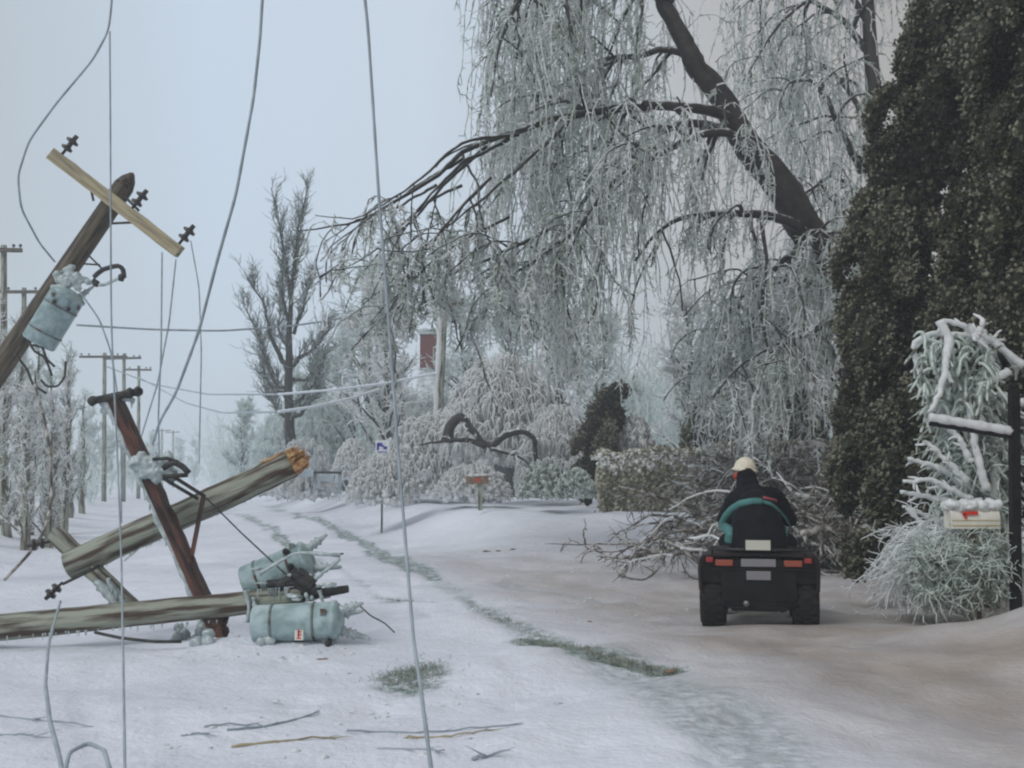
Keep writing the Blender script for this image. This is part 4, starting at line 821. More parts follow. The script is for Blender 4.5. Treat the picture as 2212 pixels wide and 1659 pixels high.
def upright_arm():
    Yp = 10.2; a = at(248, 862, Yp); b_ = at(478, 1378, Yp)
    root = thing('fallen_crossarm', 'red-brown crossarm standing on end and leaning across both fallen poles', 'crossarm', [b_[0], b_[1], gz(b_[0], b_[1])])
    ax = nrm(b_ - a); mb = MB(); beam(mb, a, b_, .115, .14, (0, 1, 0), n=22, wob=.005); part('timber', mb, M['wood_red'], root, smooth=False)
    mb = MB(); t = np.linspace(0, 1, 30)[:, None]
    for off, r, s in ((-.085, .035, 1), (-.06, .03, .8)):
        P = a + (b_ - a) * t * .93 + np.array([off, -.03, 0]) + rng.normal(0, .007, (30, 3)); tubes(mb, P, r * rng.uniform(.5, 1.15, 30) * s, 8, caps=True)
    icicles(mb, a + (b_ - a) * t[:, 0:1] + [-.10, 0, 0], 40, .04, .14, .012)
    c = [at(330 + rng.normal(0, 22), 1008 + rng.normal(0, 11), Yp - .12) for _ in range(40)]; blobs(mb, c, rng.uniform(.03, .07, (40, 3)), ICO2, .12); remesh(part('ice_crust', mb, M['ice'], root), .009, 3)['kind'] = 'stuff'
    mb = MB(); q0, q1 = at(200, 866, Yp - .05), at(298, 846, Yp - .05); tubes(mb, np.array([q0, (q0 + q1) / 2, q1]), [.035, .038, .035], 8, caps=True)
    for p in (q0, q1, q0 + (q1 - q0) * .82): blobs(mb, [p], [[.045, .045, .05]], ICO2, .08)
    part('insulator_bar', mb, M['iron'], root)
    mb = MB(); blobs(mb, np.array([at(235 + rng.normal(0, 22), 870 + rng.normal(0, 8), Yp) for _ in range(24)]), rng.uniform(.02, .06, (24, 3)), ICO2, .12); icicles(mb, px((200, 872, Yp), (290, 858, Yp)), 16, .04, .12); remesh(part('ice_lump', mb, M['ice'], root), .012, 4)
    mb = MB(); tubes(mb, resample(px((352, 1012, Yp - .2), (372, 998, Yp - .2), (392, 1005, Yp - .2), (408, 1022, Yp - .2)), 8), .028, 8, caps=True); tubes(mb, px((352, 1030, Yp - .2), (405, 1026, Yp - .2)), .022, 8, caps=True); tubes(mb, px((330, 992, Yp - .2), (360, 990, Yp - .2), (385, 998, Yp - .2)), .016, 6, caps=True); part('cutout', mb, M['iron'], root)
    for p0, p1, w in (((352, 1033), (428, 1078), .02), ((372, 1028), (442, 1072), .026)):
        mb = MB(); beam(mb, at(*p0, Yp - .22), at(*p1, Yp - .05), w, .03, n=2); part('brace', mb, M['iron'], root, smooth=False)
    mb = MB(); beam(mb, at(440, 1070, Yp - .05), at(412, 1212, Yp - .05), .04, .016, (0, 1, 0), n=3); blobs(mb, [at(412, 1208, Yp - .06)], [[.035] * 3], ICO2, .05); part('brace', mb, M['wood_red'], root, smooth=False)
upright_arm()
# ice chunks on the snow by the tangle
for k, (u, v, s, lab) in enumerate([(405, 1382, .10, 'clear ice chunk on the snow left of the lying transformer'), (440, 1392, .07, 'small ice chunk under the standing crossarm foot'), (572, 1390, .06, 'dark-edged ice chunk in front of the lying transformer'), (385, 1362, .05, 'little ice chunk by the end of the black cable')]):
    p = gp(u, v); mb = MB(); blobs(mb, p + rng.normal(0, s * .6, (5, 3)) * [1, 1, .4] + [0, 0, s * .4], rng.uniform(.4, 1, (5, 3)) * s, ICO2, .12); solo('ice_chunk', mb, M['ice'], lab, 'ice chunk', p, 'ice chunks around the fallen poles')

# ------------------------------------------------------------------ cables
def cable(label, pts, r, m_='wire', group=None, K=60, jit=.0, white=None):
    P = resample(px(*pts), K, 14); P += rng.normal(0, jit, P.shape) if jit else 0; mb = MB(); tubes(mb, P, r * rng.uniform(.9, 1.12, K), 6, caps=True)
    solo('cable', mb, M[m_], label, 'cable', P[0], group)
gC = 'snapped power lines hanging down from overhead'
cable('thick iced cable hanging down the middle foreground, through the grass patch', [(782, -60, 7.4), (795, 60, 7.4), (818, 420, 7.4), (840, 700, 7.3), (858, 950, 7.2), (870, 1100, 7.1), (893, 1380, 6.5), (908, 1480, 5.9), (935, 1690, 4.8)], .0105, group=gC, K=90)
cable('long cable slanting from the sky down to the left of the tall bare tree', [(570, -60, 14), (562, 80, 14), (548, 210, 14), (510, 420, 14), (470, 560, 14.2), (430, 715, 14.4), (380, 850, 15), (345, 910, 15.4), (330, 960, 16)], .020, group=gC, K=80)
cable('straight cable dropping from the upper left knot past the leaning pole', [(237, 68, 9.6), (238, 200, 9.6), (239, 420, 9.6), (240, 700, 9.6), (252, 950, 9.5), (262, 1200, 9.2), (266, 1420, 7.2), (270, 1690, 4.8)], .008, group=gC, K=70)
cable('cable bowing out to the left edge above the leaning pole', [(245, -60, 13), (240, 20, 13), (234, 68, 13), (200, 130, 13), (120, 225, 13), (62, 305, 13), (38, 380, 13), (45, 450, 13), (85, 525, 13.4), (118, 565, 14)], .013, group=gC, K=80)
cable('thin cable curling from the transformer down behind the poles', [(165, 620, 15.6), (215, 690, 15.6), (240, 760, 15.6), (255, 860, 15.6), (262, 980, 15.6), (262, 1130, 15.5)], .012, 'wire', gC)
cable('dangling cable left of the standing crossarm', [(75, 830, 14), (95, 900, 13.4), (110, 990, 13), (112, 1080, 13), (95, 1150, 12.6), (60, 1200, 12), (10, 1252, 11.6)], .017, 'twig_brown', gC)
cable('cable trailing down the left foreground snow in a loop', [(130, 1300, 9.6), (105, 1390, 8.6), (98, 1480, 7.1), (108, 1560, 6.0), (130, 1640, 5.2), (140, 1700, 4.8)], .012, group=gC)
cable('slack cable loop in the bottom left corner', [(135, 1690, 4.8), (150, 1625, 5.1), (190, 1605, 5.2), (225, 1620, 5.1), (245, 1690, 4.8)], .010, group=gC)
cable('faint hanging line below the right end of the tan crossarm', [(380, 560, 22), (365, 700, 22), (340, 830, 23), (300, 960, 24)], .016, group=gC)
cable('faint line left of the slanting long cable', [(350, 545, 24), (348, 760, 24), (342, 900, 25), (345, 1010, 26)], .018, group=gC)
cable('faint curving line falling behind the insulator frame', [(412, 520, 26), (430, 620, 26), (435, 760, 26), (430, 1000, 28)], .016, group=gC)
cable('thin stay wire running down to the tilted transformer', [(445, 1075, 10.2), (520, 1150, 10.2), (590, 1215, 10.2), (640, 1262, 10.1)], .007, 'iron', gC)
gW = 'power lines strung across the far road'
cable('sagging line crossing the sky from the leaning transformer to the trees', [(165, 702, 30), (330, 712, 31), (480, 715, 32), (640, 703, 34), (800, 678, 37), (960, 640, 40)], .03, 'wire', gW)
cable('upper white iced line in front of the tall bare tree', [(600, 852, 37), (720, 842, 37.5), (830, 828, 38.5), (950, 805, 40)], .045, 'wire_white', gW)
cable('lower white iced line in front of the tall bare tree', [(600, 890, 33), (680, 878, 34), (760, 860, 36), (820, 840, 38)], .045, 'wire_white', gW)
cable('thin far line running from the twin poles to the upper white line', [(226, 790, 62), (330, 830, 60), (450, 852, 52), (600, 852, 37)], .035, 'wire', gW)
cable('thin far line running from the smaller far pole to the lower white line', [(300, 815, 70), (400, 870, 60), (480, 892, 50), (600, 890, 33)], .035, 'wire', gW)

# ------------------------------------------------------------------ mailboxes, rail, signs
def tunnel(mb, c, Lx, w, h, mi=0, rotz=0):
    """mailbox body: flat bottom, round top, long axis X"""
    n = 9; pr = [(-w / 2, 0)] + [(-w / 2 * math.cos(a), h - w / 2 + w / 2 * math.sin(a)) for a in np.linspace(0, math.pi, n)] + [(w / 2, 0)]; k = len(pr)
    V = [(sx * Lx / 2, y, z) for sx in (-1, 1) for y, z in pr]; Rm = np.array(Matrix.Rotation(rotz, 3, 'Z')); V = np.array(V) @ Rm.T + np.array(c)
    F = [np.array([[i, (i + 1) % k, k + (i + 1) % k, k + i] for i in range(k)]), np.arange(k)[::-1], np.arange(k, 2 * k)]; mb.add(V, F, mi)
def mailbox_near():
    Y = 10.9; c = at(2100, 1142, Y); g0 = gz(c[0], c[1]); root = thing('mailbox', 'cream metal mailbox with a raised red flag, thick snow on its roof', 'mailbox', [c[0], c[1], g0])
    mb = MB(); tunnel(mb, c, .48, .20, .21); body = part('box', mb, M['white'], root, smooth=False, bevel=.006)
    mb = MB(); box(mb, c + [0, -.103, .035], (.47, .006, .008)); box(mb, c + [0, -.103, .085], (.47, .006, .006)); part('stripe', mb, M['gold'], body, smooth=False)
    mb = MB(); box(mb, c + [-.06, -.112, .155], (.15, .008, .035), Matrix.Rotation(-.05, 3, 'Y')); box(mb, c + [-.11, -.112, .125], (.025, .008, .05), Matrix.Rotation(-.5, 3, 'Y')); part('flag', mb, M['red'], root, 'red flag', smooth=False)
    mb = MB(); n = 90; C = c + np.stack([rng.uniform(-.24, .24, n), rng.uniform(-.09, .09, n), .20 + rng.uniform(0, .05, n)], 1); blobs(mb, C, rng.uniform(.03, .06, (n, 3)), ICO2, .05); part('snow_cap', mb, M['rime'], root)
    mb = MB(); beam(mb, [c[0], c[1], g0 - .2], [c[0], c[1], c[2] - .01], .09, .09, (0, 1, 0), n=4); part('post', mb, M['wood'], root, smooth=False)
mailbox_near()
def signpost():
    Y = 10.6; b0 = at(2192, 1262, Y); t = at(2190, 838, Y); root = thing('sign_post', 'square black post with a snow-topped side arm at the right edge', 'post', b0 - [0, 0, .2])
    mb = MB(); beam(mb, b0 - [0, 0, .3], t, .085, .085, (0, 1, 0), n=5); blobs(mb, [t + [0, 0, .02]], [[.05, .05, .03]], ICO2, .02); part('post', mb, M['black'], root, smooth=False)
    a, b_ = at(2008, 914, Y), at(2186, 944, Y); mb = MB(); beam(mb, a, b_, .05, .045, n=4); arm = part('arm', mb, M['black'], root, smooth=False)
    mb = MB(); t_ = np.linspace(0, 1, 24)[:, None]; P = a + (b_ - a) * t_ + [0, 0, .055]; tubes(mb, P, .048 * rng.uniform(.9, 1.1, 24), 10, caps=True); part('snow', mb, M['rime'], arm)
signpost()
def mailbox_far():
    Y = 26; c = at(1031, 1046, Y); g0 = gz(c[0], c[1]); root = thing('mailbox', 'small brown mailbox on a wooden post on the snow bank', 'mailbox', [c[0], c[1], g0])
    mb = MB(); tunnel(mb, c, .52, .2, .2); part('box', mb, M['brown'], root, smooth=False); mb = MB(); C = c + np.stack([rng.uniform(-.24, .24, 40), rng.uniform(-.06, .06, 40), .19 + rng.uniform(0, .03, 40)], 1); blobs(mb, C, rng.uniform(.025, .045, (40, 3)), ICO1, .1); part('snow_cap', mb, M['rime'], root)
    mb = MB(); beam(mb, at(1038, 1102, Y), at(1037, 1046, Y), .11, .1, (0, 1, 0), n=3); part('post', mb, M['wood'], root, smooth=False)
    mb = MB(); box(mb, c + [.02, -.105, .1], (.1, .01, .05)); part('flag', mb, M['red'], root, smooth=False)
mailbox_far()
def rail():
    Y = 30; root = thing('mailbox_rail', 'dark two-post rail holding hanging boxes on the bank, beside the far road', 'rail', at(680, 1046, Y))
    for (u, v0, v1) in ((680, 966, 1062), (734, 1010, 1068)):
        mb = MB(); beam(mb, at(u, v1, Y), at(u, v0, Y), .08, .08, (0, 1, 0), n=3); part('post', mb, M['wire'], root, smooth=False)
    mb = MB(); beam(mb, at(640, 1020, Y - .06), at(738, 1021, Y - .06), .05, .06, n=3); part('bar', mb, M['iron'], root, smooth=False)
    for k, (u, v, lab) in enumerate(((662, 1030, 'dark roadside box left of the rail post'), (706, 1040, 'dark roadside box under the rail between the posts'))):
        c = at(u, v, Y - .1); mb = MB(); tunnel(mb, c, .42, .2, .2); C = c + np.stack([rng.uniform(-.2, .2, 20), rng.uniform(-.06, .06, 20), .2 + rng.uniform(0, .03, 20)], 1); solo('mailbox', mb, M['wire'], lab, 'mailbox', c, None, smooth=False)
rail()
def sign():
    Y = 29.3; c = at(826, 966, Y); root = thing('yard_sign', 'small white sign with blue marks in the frosted bushes', 'sign', [c[0], c[1], gz(c[0], c[1])])
    mb = MB(); box(mb, c, (.36, .02, .36)); bd = part('board', mb, M['rime'], root, smooth=False); mb = MB()
    for x, z, w, h in ((-.06, .07, .12, .10), (-.12, .01, .06, .18), (.08, -.02, .10, .08), (.0, -.13, .26, .03), (.02, .03, .06, .05)): box(mb, c + [x, -.014, z], (w, .006, h))
    part('mark', mb, M['blue'], bd, smooth=False)
    mb = MB(); beam(mb, [c[0], c[1] + .05, gz(c[0], c[1]) - .1], c + [0, .05, .1], .05, .05, (0, 1, 0), n=2); part('post', mb, M['wood'], root, smooth=False)
sign()

# ------------------------------------------------------------------ thick-iced shrub by the near mailbox
def right_shrub():
    Y = 11.3; root = thing('frozen_shrub', 'fountain of thick white ice-coated stems above and around the cream mailbox', 'bush', at(2080, 1300, Y))
    mb = MB()
    def st(pts, r=.042, Yo=0):
        K = 22; P = resample(px(*[(a, b_, Y + Yo) for a, b_ in pts]), K); tubes(mb, P + rng.normal(0, .006, P.shape), r * rng.uniform(.8, 1.15, K) * np.linspace(1, .5, K), 8, caps=True)
        S_k, D_k, _ = spawn(P[None], np.full((1, K), r), 7, .3, 1, .8, 0); T_k = grow(S_k, D_k, rng.uniform(.05, .16, 7), 5, .3, .2); tubes(mb, T_k, taper(7, 5, r * .5, r * .2), 6)
    for pts in ([(2212, 790), (2150, 740), (2090, 705), (2040, 690), (2026, 720)], [(2130, 720), (2080, 725), (2010, 720), (1975, 740), (1980, 790), (2015, 850)], [(2030, 690), (2050, 730), (2040, 800), (2030, 850), (2010, 890)],
                [(2050, 740), (2060, 820), (2090, 850), (2060, 860)], [(2120, 730), (2140, 780), (2120, 830), (2100, 850)], [(2100, 740), (2150, 735), (2200, 800)], [(2020, 860), (2040, 900), (2070, 880)], [(2090, 705), (2110, 730), (2125, 690)],
                [(2150, 880), (2110, 850), (2070, 820), (2040, 845)], [(2180, 800), (2130, 830), (2100, 880), (2080, 930)],
                [(2090, 1040), (2050, 1000), (2020, 970), (2000, 955)], [(2090, 1060), (2050, 1020), (2000, 1000), (1960, 992)], [(2100, 1080), (2060, 1060), (2010, 1035), (1950, 1040)], [(2080, 1100), (2040, 1080), (1990, 1070), (1945, 1062)],
                [(2060, 1140), (2020, 1120), (1970, 1100), (1950, 1095)], [(2050, 1170), (2000, 1150), (1960, 1150), (1925, 1165)], [(2040, 1200), (1990, 1185), (1950, 1185), (1910, 1200)], [(2070, 1220), (2010, 1170), (1980, 1120), (1960, 1100)],
                [(2100, 1000), (2080, 960), (2060, 930), (2030, 905)], [(2130, 1060), (2110, 980), (2100, 920), (2090, 870)], [(2150, 1080), (2150, 980), (2140, 900), (2150, 850)], [(2200, 1080), (2180, 1000), (2150, 940)], [(2212, 870), (2160, 850), (2110, 860)]):
        st(pts, rng.uniform(.032, .052), rng.uniform(-.2, .5))
    part('iced_stem', mb, M['rime'], root)
    mb = MB(); n = 2300; S = np.array([at(rng.uniform(1985, 2200), rng.uniform(1175, 1290), Y + rng.uniform(-.75, .5)) for _ in range(n)]); D = nrm(rng.normal(size=(n, 3)) + [-.6, 0, .0])
    P = grow(S, D, rng.uniform(.15, .45, n), 9, .3, .4); P[:, :, 2] = np.maximum(P[:, :, 2], terrain(P[:, :, 0], P[:, :, 1])); R_ = taper(n, 9, .0075, .003); tubes(mb, P, R_, 4)
    S = np.array([at(rng.uniform(2040, 2212), rng.uniform(850, 1110), Y + rng.uniform(.3, 1.0)) for _ in range(700)]); P2 = grow(S, rng.normal(size=(700, 3)) * [1, 1, .6], rng.uniform(.2, .6, 700), 8, 1.5, .2); tubes(mb, P2, taper(700, 8, .016, .008), 4)
    S = np.array([at(rng.uniform(1990, 2150), rng.uniform(720, 900), Y + rng.uniform(0, .5)) for _ in range(260)]); P3 = grow(S, rng.normal(size=(260, 3)) * [1, 1, .6], rng.uniform(.1, .35, 260), 8, 3, .2); tubes(mb, P3, taper(260, 8, .02, .012), 4)
    part('twig', mb, M['twig_green'], root)
    # bowed fine twigs to the ground at left
    mb = MB(); n = 200; u0 = rng.uniform(1990, 2080, n); S = np.array([at(u, 1180 + rng.normal(0, 25), Y + rng.uniform(-.3, .4)) for u in u0]); P = grow(S, rng.normal(0, .4, (n, 3)) + [-1.0, -.1, .1], rng.uniform(.4, .95, n), 12, 1.8, .16); P[:, :, 2] = np.maximum(P[:, :, 2], terrain(P[:, :, 0], P[:, :, 1])); R_ = taper(n, 12, .010, .005); tubes(mb, P, R_, 4)
    S, D, _ = spawn(P, R_, 6, .2, 1, .7, 0); T_ = grow(S, D, rng.uniform(.05, .2, len(S)), 4, .2, .35); T_[:, :, 2] = np.maximum(T_[:, :, 2], terrain(T_[:, :, 0], T_[:, :, 1])); tubes(mb, T_, taper(len(T_), 4, .007, .004), 3)
    part('hanging_twig', mb, M['twig_ice'], root)
right_shrub()

# ------------------------------------------------------------------ grass and twigs on the snow
def grass():
    mb = MB()
    def tuft(n, cx_, cy_, sx, sy, h):
        x = cx_ + rng.normal(0, sx, n); y = cy_ + rng.normal(0, sy, n); S = np.stack([x, y, terrain(x, y) - .02], 1); P = grow(S, rng.normal(0, .7, (n, 3)) + [0, 0, .8], rng.uniform(.4, 1, n) * h, 4, 1.2, .1); tubes(mb, P, taper(n, 4, .0035, .001), 3)
    p = gp(890, 1450); tuft(900, p[0], p[1], .17, .42, .07)
    for pts, w, amt in [q for q in RUTS if q[0][0] == (1140, 1383)]: 
        g = np.array([gp(*q) for q in pts])
        for t in np.linspace(0, 1, 24): k = t * (len(g) - 1); i = min(int(k), len(g) - 2); q = g[i] + (g[i + 1] - g[i]) * (k - i); tuft(60, q[0], q[1], .09, .09, .06)
    for q in RUTS[:10]:
        g = np.array([gp(*z) for z in q[0]])
        for i in range(len(g) - 1):
            for t in (.2, .5, .8): z = g[i] + (g[i + 1] - g[i]) * t; tuft(22, z[0], z[1], .06, .12, .05)
    solo('grass', mb, M['grassm'], 'frozen grass blades poking through thin snow in the ruts', 'grass', p, kind='stuff')
grass()
gT = 'twigs scattered on the foreground snow'
for lab, pts, r in [
 ('longest straight twig in the foreground, right of the thick cable', [(750, 1582), (880, 1584), (1000, 1578), (1130, 1568)], .007),
 ('twig crossing under the thick cable at the bottom', [(812, 1618), (900, 1622), (960, 1624)], .007),
 ('curved twig with an ochre tip near the bottom centre', [(870, 1598), (930, 1596), (1010, 1588), (1060, 1580)], .007),
 ('slanting twig with a yellowish end left of the thick cable', [(500, 1618), (580, 1606), (650, 1600), (725, 1598)], .009),
 ('short thin twig upper left of the slanting one', [(440, 1572), (520, 1568), (590, 1570)], .006),
 ('bent twig pointing up right in the middle foreground', [(490, 1580), (560, 1575), (630, 1560), (690, 1542)], .007),
 ('long thin twig at the left edge of the foreground', [(-10, 1548), (60, 1556), (130, 1562), (200, 1575)], .007),
 ('very short twig left of the middle foreground', [(392, 1592), (420, 1590), (445, 1588)], .007),
 ('low twig in the lower left by the trailing cable', [(-5, 1588), (60, 1590), (95, 1594)], .006),
 ('small pale twig at the bottom right of the thick cable', [(1020, 1645), (1050, 1640), (1072, 1634)], .010)]:
    P = np.array([gp(a, b_) for a, b_ in pts]); P = resample(P, 14); P[:, 2] = terrain(P[:, 0], P[:, 1]) + r * .8; P += rng.normal(0, .004, P.shape); mb = MB(); tubes(mb, P, np.linspace(r, r * .5, 14), 6, caps=True)
    R_ = np.full((1, 14), r); S, D, _ = spawn(P[None], R_, 4, .3, 1, .6, 0); D[:, 2] *= .2; T_ = grow(S, D, .12, 4, 0, .1); tubes(mb, T_, taper(4, 4, r * .6, .001), 4)
    solo('fallen_twig', mb, M['wire'] if 'ochre' not in lab and 'yellow' not in lab else M['wood_tan'], lab, 'twig', P[0], gT)
def debris():
    mb = MB(); C = []
    for u0, u1, v0, v1, n in ((370, 760, 1340, 1430, 90), (1150, 1560, 1150, 1240, 160), (0, 500, 1120, 1300, 60), (1000, 2100, 1230, 1330, 90), (300, 1300, 1450, 1640, 50)):
        for _ in range(n): q = gp(rng.uniform(u0, u1), rng.uniform(v0, v1)); C.append(q + [0, 0, .004])
    blobs(mb, C, rng.uniform(.004, .022, (len(C), 3)) * [1.5, 1.2, .6], ICO1, .25)
    solo('ice_debris', mb, M['rime'], 'small bits of broken ice scattered on the snow', 'ice bits', C[0], kind='stuff')
debris()
for lab, u, v, s in [('dark clod on the snow below the lying transformer', 696, 1425, .028), ('tiny dark clod at the lower end of the right-hand rut', 1442, 1449, .035), ('leftmost of the three clods in a row on the bank', 1052, 1192, .05), ('middle of the three clods in a row on the bank', 1078, 1191, .045), ('rightmost of the three clods in a row on the bank', 1103, 1188, .05), ('tiny clod on the snow left of the four-wheeler', 1271, 1343, .02)]:
    p = gp(u, v); mb = MB(); blobs(mb, p + rng.normal(0, s * .4, (3, 3)) * [1.6, 1, .2], np.array([[s * 1.3, s, s * .5]] * 3), ICO1, .15); solo('clod', mb, M['brown'], lab, 'clod', p, 'clods lying on the snow')

# ------------------------------------------------------------------ four-wheeler and rider
AX, AY = at(1641, 1365, 10.75)[0], 10.75
AZ = min(gz(AX + dx, AY + dy) for dx in (-.45, .45) for dy in (.3, 1.5)) + .005
ROT = Matrix.Rotation(math.radians(-12.2), 3, 'Z'); RN = np.array(ROT)
def xf(mb):
    for k in range(len(mb.V)): mb.V[k] = mb.V[k] @ RN.T + np.array([AX, AY, AZ])
    return mb
def atv():
    root = thing('four_wheeler', 'dark four-wheeler seen from behind on the snowy road, carrying the rider', 'quad bike', (AX, AY, AZ))
    P_ = lambda n, mb, m_, r=root, **k: part(n, xf(mb), M[m_] if isinstance(m_, str) else m_, r, **k)
    def wheel(x, y, R_, w):
        mb = MB(); hw = w / 2; lathe(mb, (x - hw, y, R_), (1, 0, 0), [(0, R_ * .5), (.0, R_ * .82), (.03, R_ * .95), (.06, R_), (w - .06, R_), (w - .03, R_ * .95), (w, R_ * .82), (w, R_ * .5)], 36)
        for k in range(22):
            a = k * 2 * math.pi / 22
            for sx, da in ((-.30, 0), (.0, .14), (.30, 0)):
                aa = a + da; c = (x + sx * w, y + math.cos(aa) * R_, R_ + math.sin(aa) * R_); box(mb, c, (w * .26, .045, .03), Matrix.Rotation(aa - math.pi / 2, 3, 'X'))
        wt = P_('wheel', mb, 'rubber', smooth=False); mb = MB()
        for s in (-1, 1): lathe(mb, (x + s * hw * .7, y, R_), (s, 0, 0), [(0, R_ * .5), (.02, R_ * .48), (.0, R_ * .2), (.03, .04), (.05, .03)], 20)
        P_('rim', mb, 'steel', wt)
    for s in (-1, 1): wheel(s * .445, .32, .31, .25); wheel(s * .42, 1.52, .29, .2)
    mb = MB()    # rear fender: wide shell hanging over the wheels
    prof = [(-.575, .40), (-.585, .60), (-.575, .70), (-.54, .745), (-.30, .76), (0, .765), (.30, .76), (.54, .745), (.575, .70), (.585, .60), (.575, .40)]
    ysr = [-.02, .05, .40, .78, .86]; sc = [.97, 1.0, 1.0, .92, .75]; V = []
    for y, s in zip(ysr, sc):
        for x, z in prof: V.append((x * s, y, z * (1 if s > .9 else .97)))
        for x, z in prof[::-1]: V.append((x * s * .95, y, z - .03))
    k = 2 * len(prof); F = [np.array([[j * k + i, j * k + (i + 1) % k, (j + 1) * k + (i + 1) % k, (j + 1) * k + i] for j in range(len(ysr) - 1) for i in range(k)]), np.arange(k)[::-1], np.arange(k) + (len(ysr) - 1) * k]
    mb.add(V, F); P_('rear_fender', mb, 'maroon', smooth=False, bevel=.008)
    mb = MB(); box(mb, (0, .02, .50), (.72, .10, .40)); box(mb, (0, .02, .30), (.60, .08, .08)); box(mb, (-.27, .04, .255), (.16, .08, .05), Matrix.Rotation(.5, 3, 'Y')); box(mb, (.27, .04, .255), (.16, .08, .05), Matrix.Rotation(-.5, 3, 'Y')); box(mb, (0, .03, .235), (.52, .10, .05)); box(mb, (0, .03, .585), (1.10, .04, .23)); part_ = P_('tail_panel', mb, 'black', smooth=False, bevel=.012)
    for s in (-1, 1):
        mb = MB(); box(mb, (s * .325, -.035, .672), (.17, .03, .06)); P_('tail_light', mb, 'lens_orange', label='orange-red lamp', smooth=False, bevel=.008)
        mb = MB(); box(mb, (s * .465, -.03, .70), (.07, .03, .05)); P_('reflector', mb, 'lens_red', smooth=False, bevel=.008)
    mb = MB(); box(mb, (0, -.04, .675), (.33, .02, .075)); P_('badge_panel', mb, 'grey', smooth=False, bevel=.006)
    mb = MB(); box(mb, (0, -.045, .555), (.23, .015, .085)); P_('number_plate', mb, 'grey', smooth=False, bevel=.004)
    mb = MB(); box(mb, (0, -.035, .615), (1.0, .02, .012)); P_('trim', mb, 'maroon', smooth=False)
    mb = MB(); lathe(mb, (-.12, .0, .29), (0, -1, 0), [(0, .02), (.05, .02), (.055, .032), (.09, .03), (.1, .01)], 12); tubes(mb, [(-.12, .1, .28), (-.12, -.03, .28)], .02, 8, caps=True); P_('hitch', mb, 'steel')
    mb = MB(); box(mb, (0, .32, .31), (.62, .09, .09)); tubes(mb, [(0, .32, .31), (0, 1.52, .33)], .07, 8); box(mb, (0, 1.52, .29), (.62, .06, .06)); box(mb, (0, .95, .42), (.34, .6, .34)); P_('frame', mb, 'iron', smooth=False, bevel=.01)
    mb = MB(); tubes(mb, resample([(0, .12, .80), (0, .4, .82), (0, .8, .80), (0, 1.05, .84)], 12), np.linspace(.17, .13, 12), 14, caps=True, flat=.5); P_('seat', mb, 'black')
    mb = MB(); bars = [[(-.46, -.0, .80), (.46, -.0, .80)], [(-.46, -.0, .80), (-.46, .36, .80)], [(.46, -.0, .80), (.46, .36, .80)], [(-.46, .36, .80), (.46, .36, .80)], [(-.2, 0, .80), (-.2, .36, .80)], [(.2, 0, .80), (.2, .36, .80)], [(-.44, .05, .80), (-.44, .05, .74)], [(.44, .05, .80), (.44, .05, .74)]]
    for b_ in bars: tubes(mb, b_, .013, 8, caps=True)
    P_('rear_rack', mb, 'iron')
    mb = MB(); box(mb, (.0, -.05, .845), (.235, .02, .095)); P_('rack_plate', mb, 'plate', label='pale plate on the rack', smooth=False, bevel=.004)
    mb = MB(); box(mb, (0, -.02, .84), (.27, .04, .12)); P_('rack_box', mb, 'black', smooth=False, bevel=.01)
    mb = MB(); prof2 = [(-.53, .52), (-.53, .66), (-.4, .74), (-.2, .86), (.2, .86), (.4, .74), (.53, .66), (.53, .52)]
    V = [];
    for y, s in ((1.15, .9), (1.35, 1), (1.75, .97), (1.92, .6)):
        for x, z in prof2: V.append((x * s, y, z))
        for x, z in prof2[::-1]: V.append((x * s * .94, y, z - .04))
    k = 16; mb.add(V, [np.array([[j * k + i, j * k + (i + 1) % k, (j + 1) * k + (i + 1) % k, (j + 1) * k + i] for j in range(3) for i in range(k)]), np.arange(k)[::-1], np.arange(k) + 3 * k]); P_('front_fender', mb, 'maroon', smooth=False, bevel=.01)
    mb = MB(); tubes(mb, resample([(-.38, 1.02, 1.05), (-.2, 1.10, 1.08), (0, 1.12, 1.03), (.2, 1.10, 1.08), (.38, 1.02, 1.05)], 18), .015, 8, caps=True); tubes(mb, [(0, 1.12, 1.03), (0, 1.3, .8)], .03, 8, caps=True); hb = P_('handlebar', mb, 'iron')
    for s in (-1, 1):
        mb = MB(); lathe(mb, (s * .29, 1.065, 1.065), (s, -.4, -.12), [(0, .02), (.12, .02), (.13, .024)], 10); P_('grip', mb, 'rubber', hb)
    for s in (-1, 1):
        mb = MB(); tubes(mb, [(s * .3, .5, .27), (s * .3, 1.15, .27)], .03, 8, caps=True); box(mb, (s * .36, .82, .27), (.2, .3, .03)); P_('footrest', mb, 'iron', smooth=False)
    mb = MB(); lathe(mb, (.22, -.03, .36), (0, 1, 0), [(0, .03), (.02, .055), (.3, .055)], 14); P_('exhaust', mb, 'iron')
atv()
def ellipsoid(mb, c, s, rot=None, mi=0):
    V, F = ICO3; R_ = np.eye(3) if rot is None else np.array(rot); mb.add((V * np.array(s)) @ R_.T + np.array(c), F, mi)
def remesh(o, vox=.014, smooth_it=6):
    r = o.modifiers.new('remesh', 'REMESH'); r.mode = 'VOXEL'; r.voxel_size = vox; r.use_smooth_shade = True
    s = o.modifiers.new('smooth', 'SMOOTH'); s.factor = .6; s.iterations = smooth_it
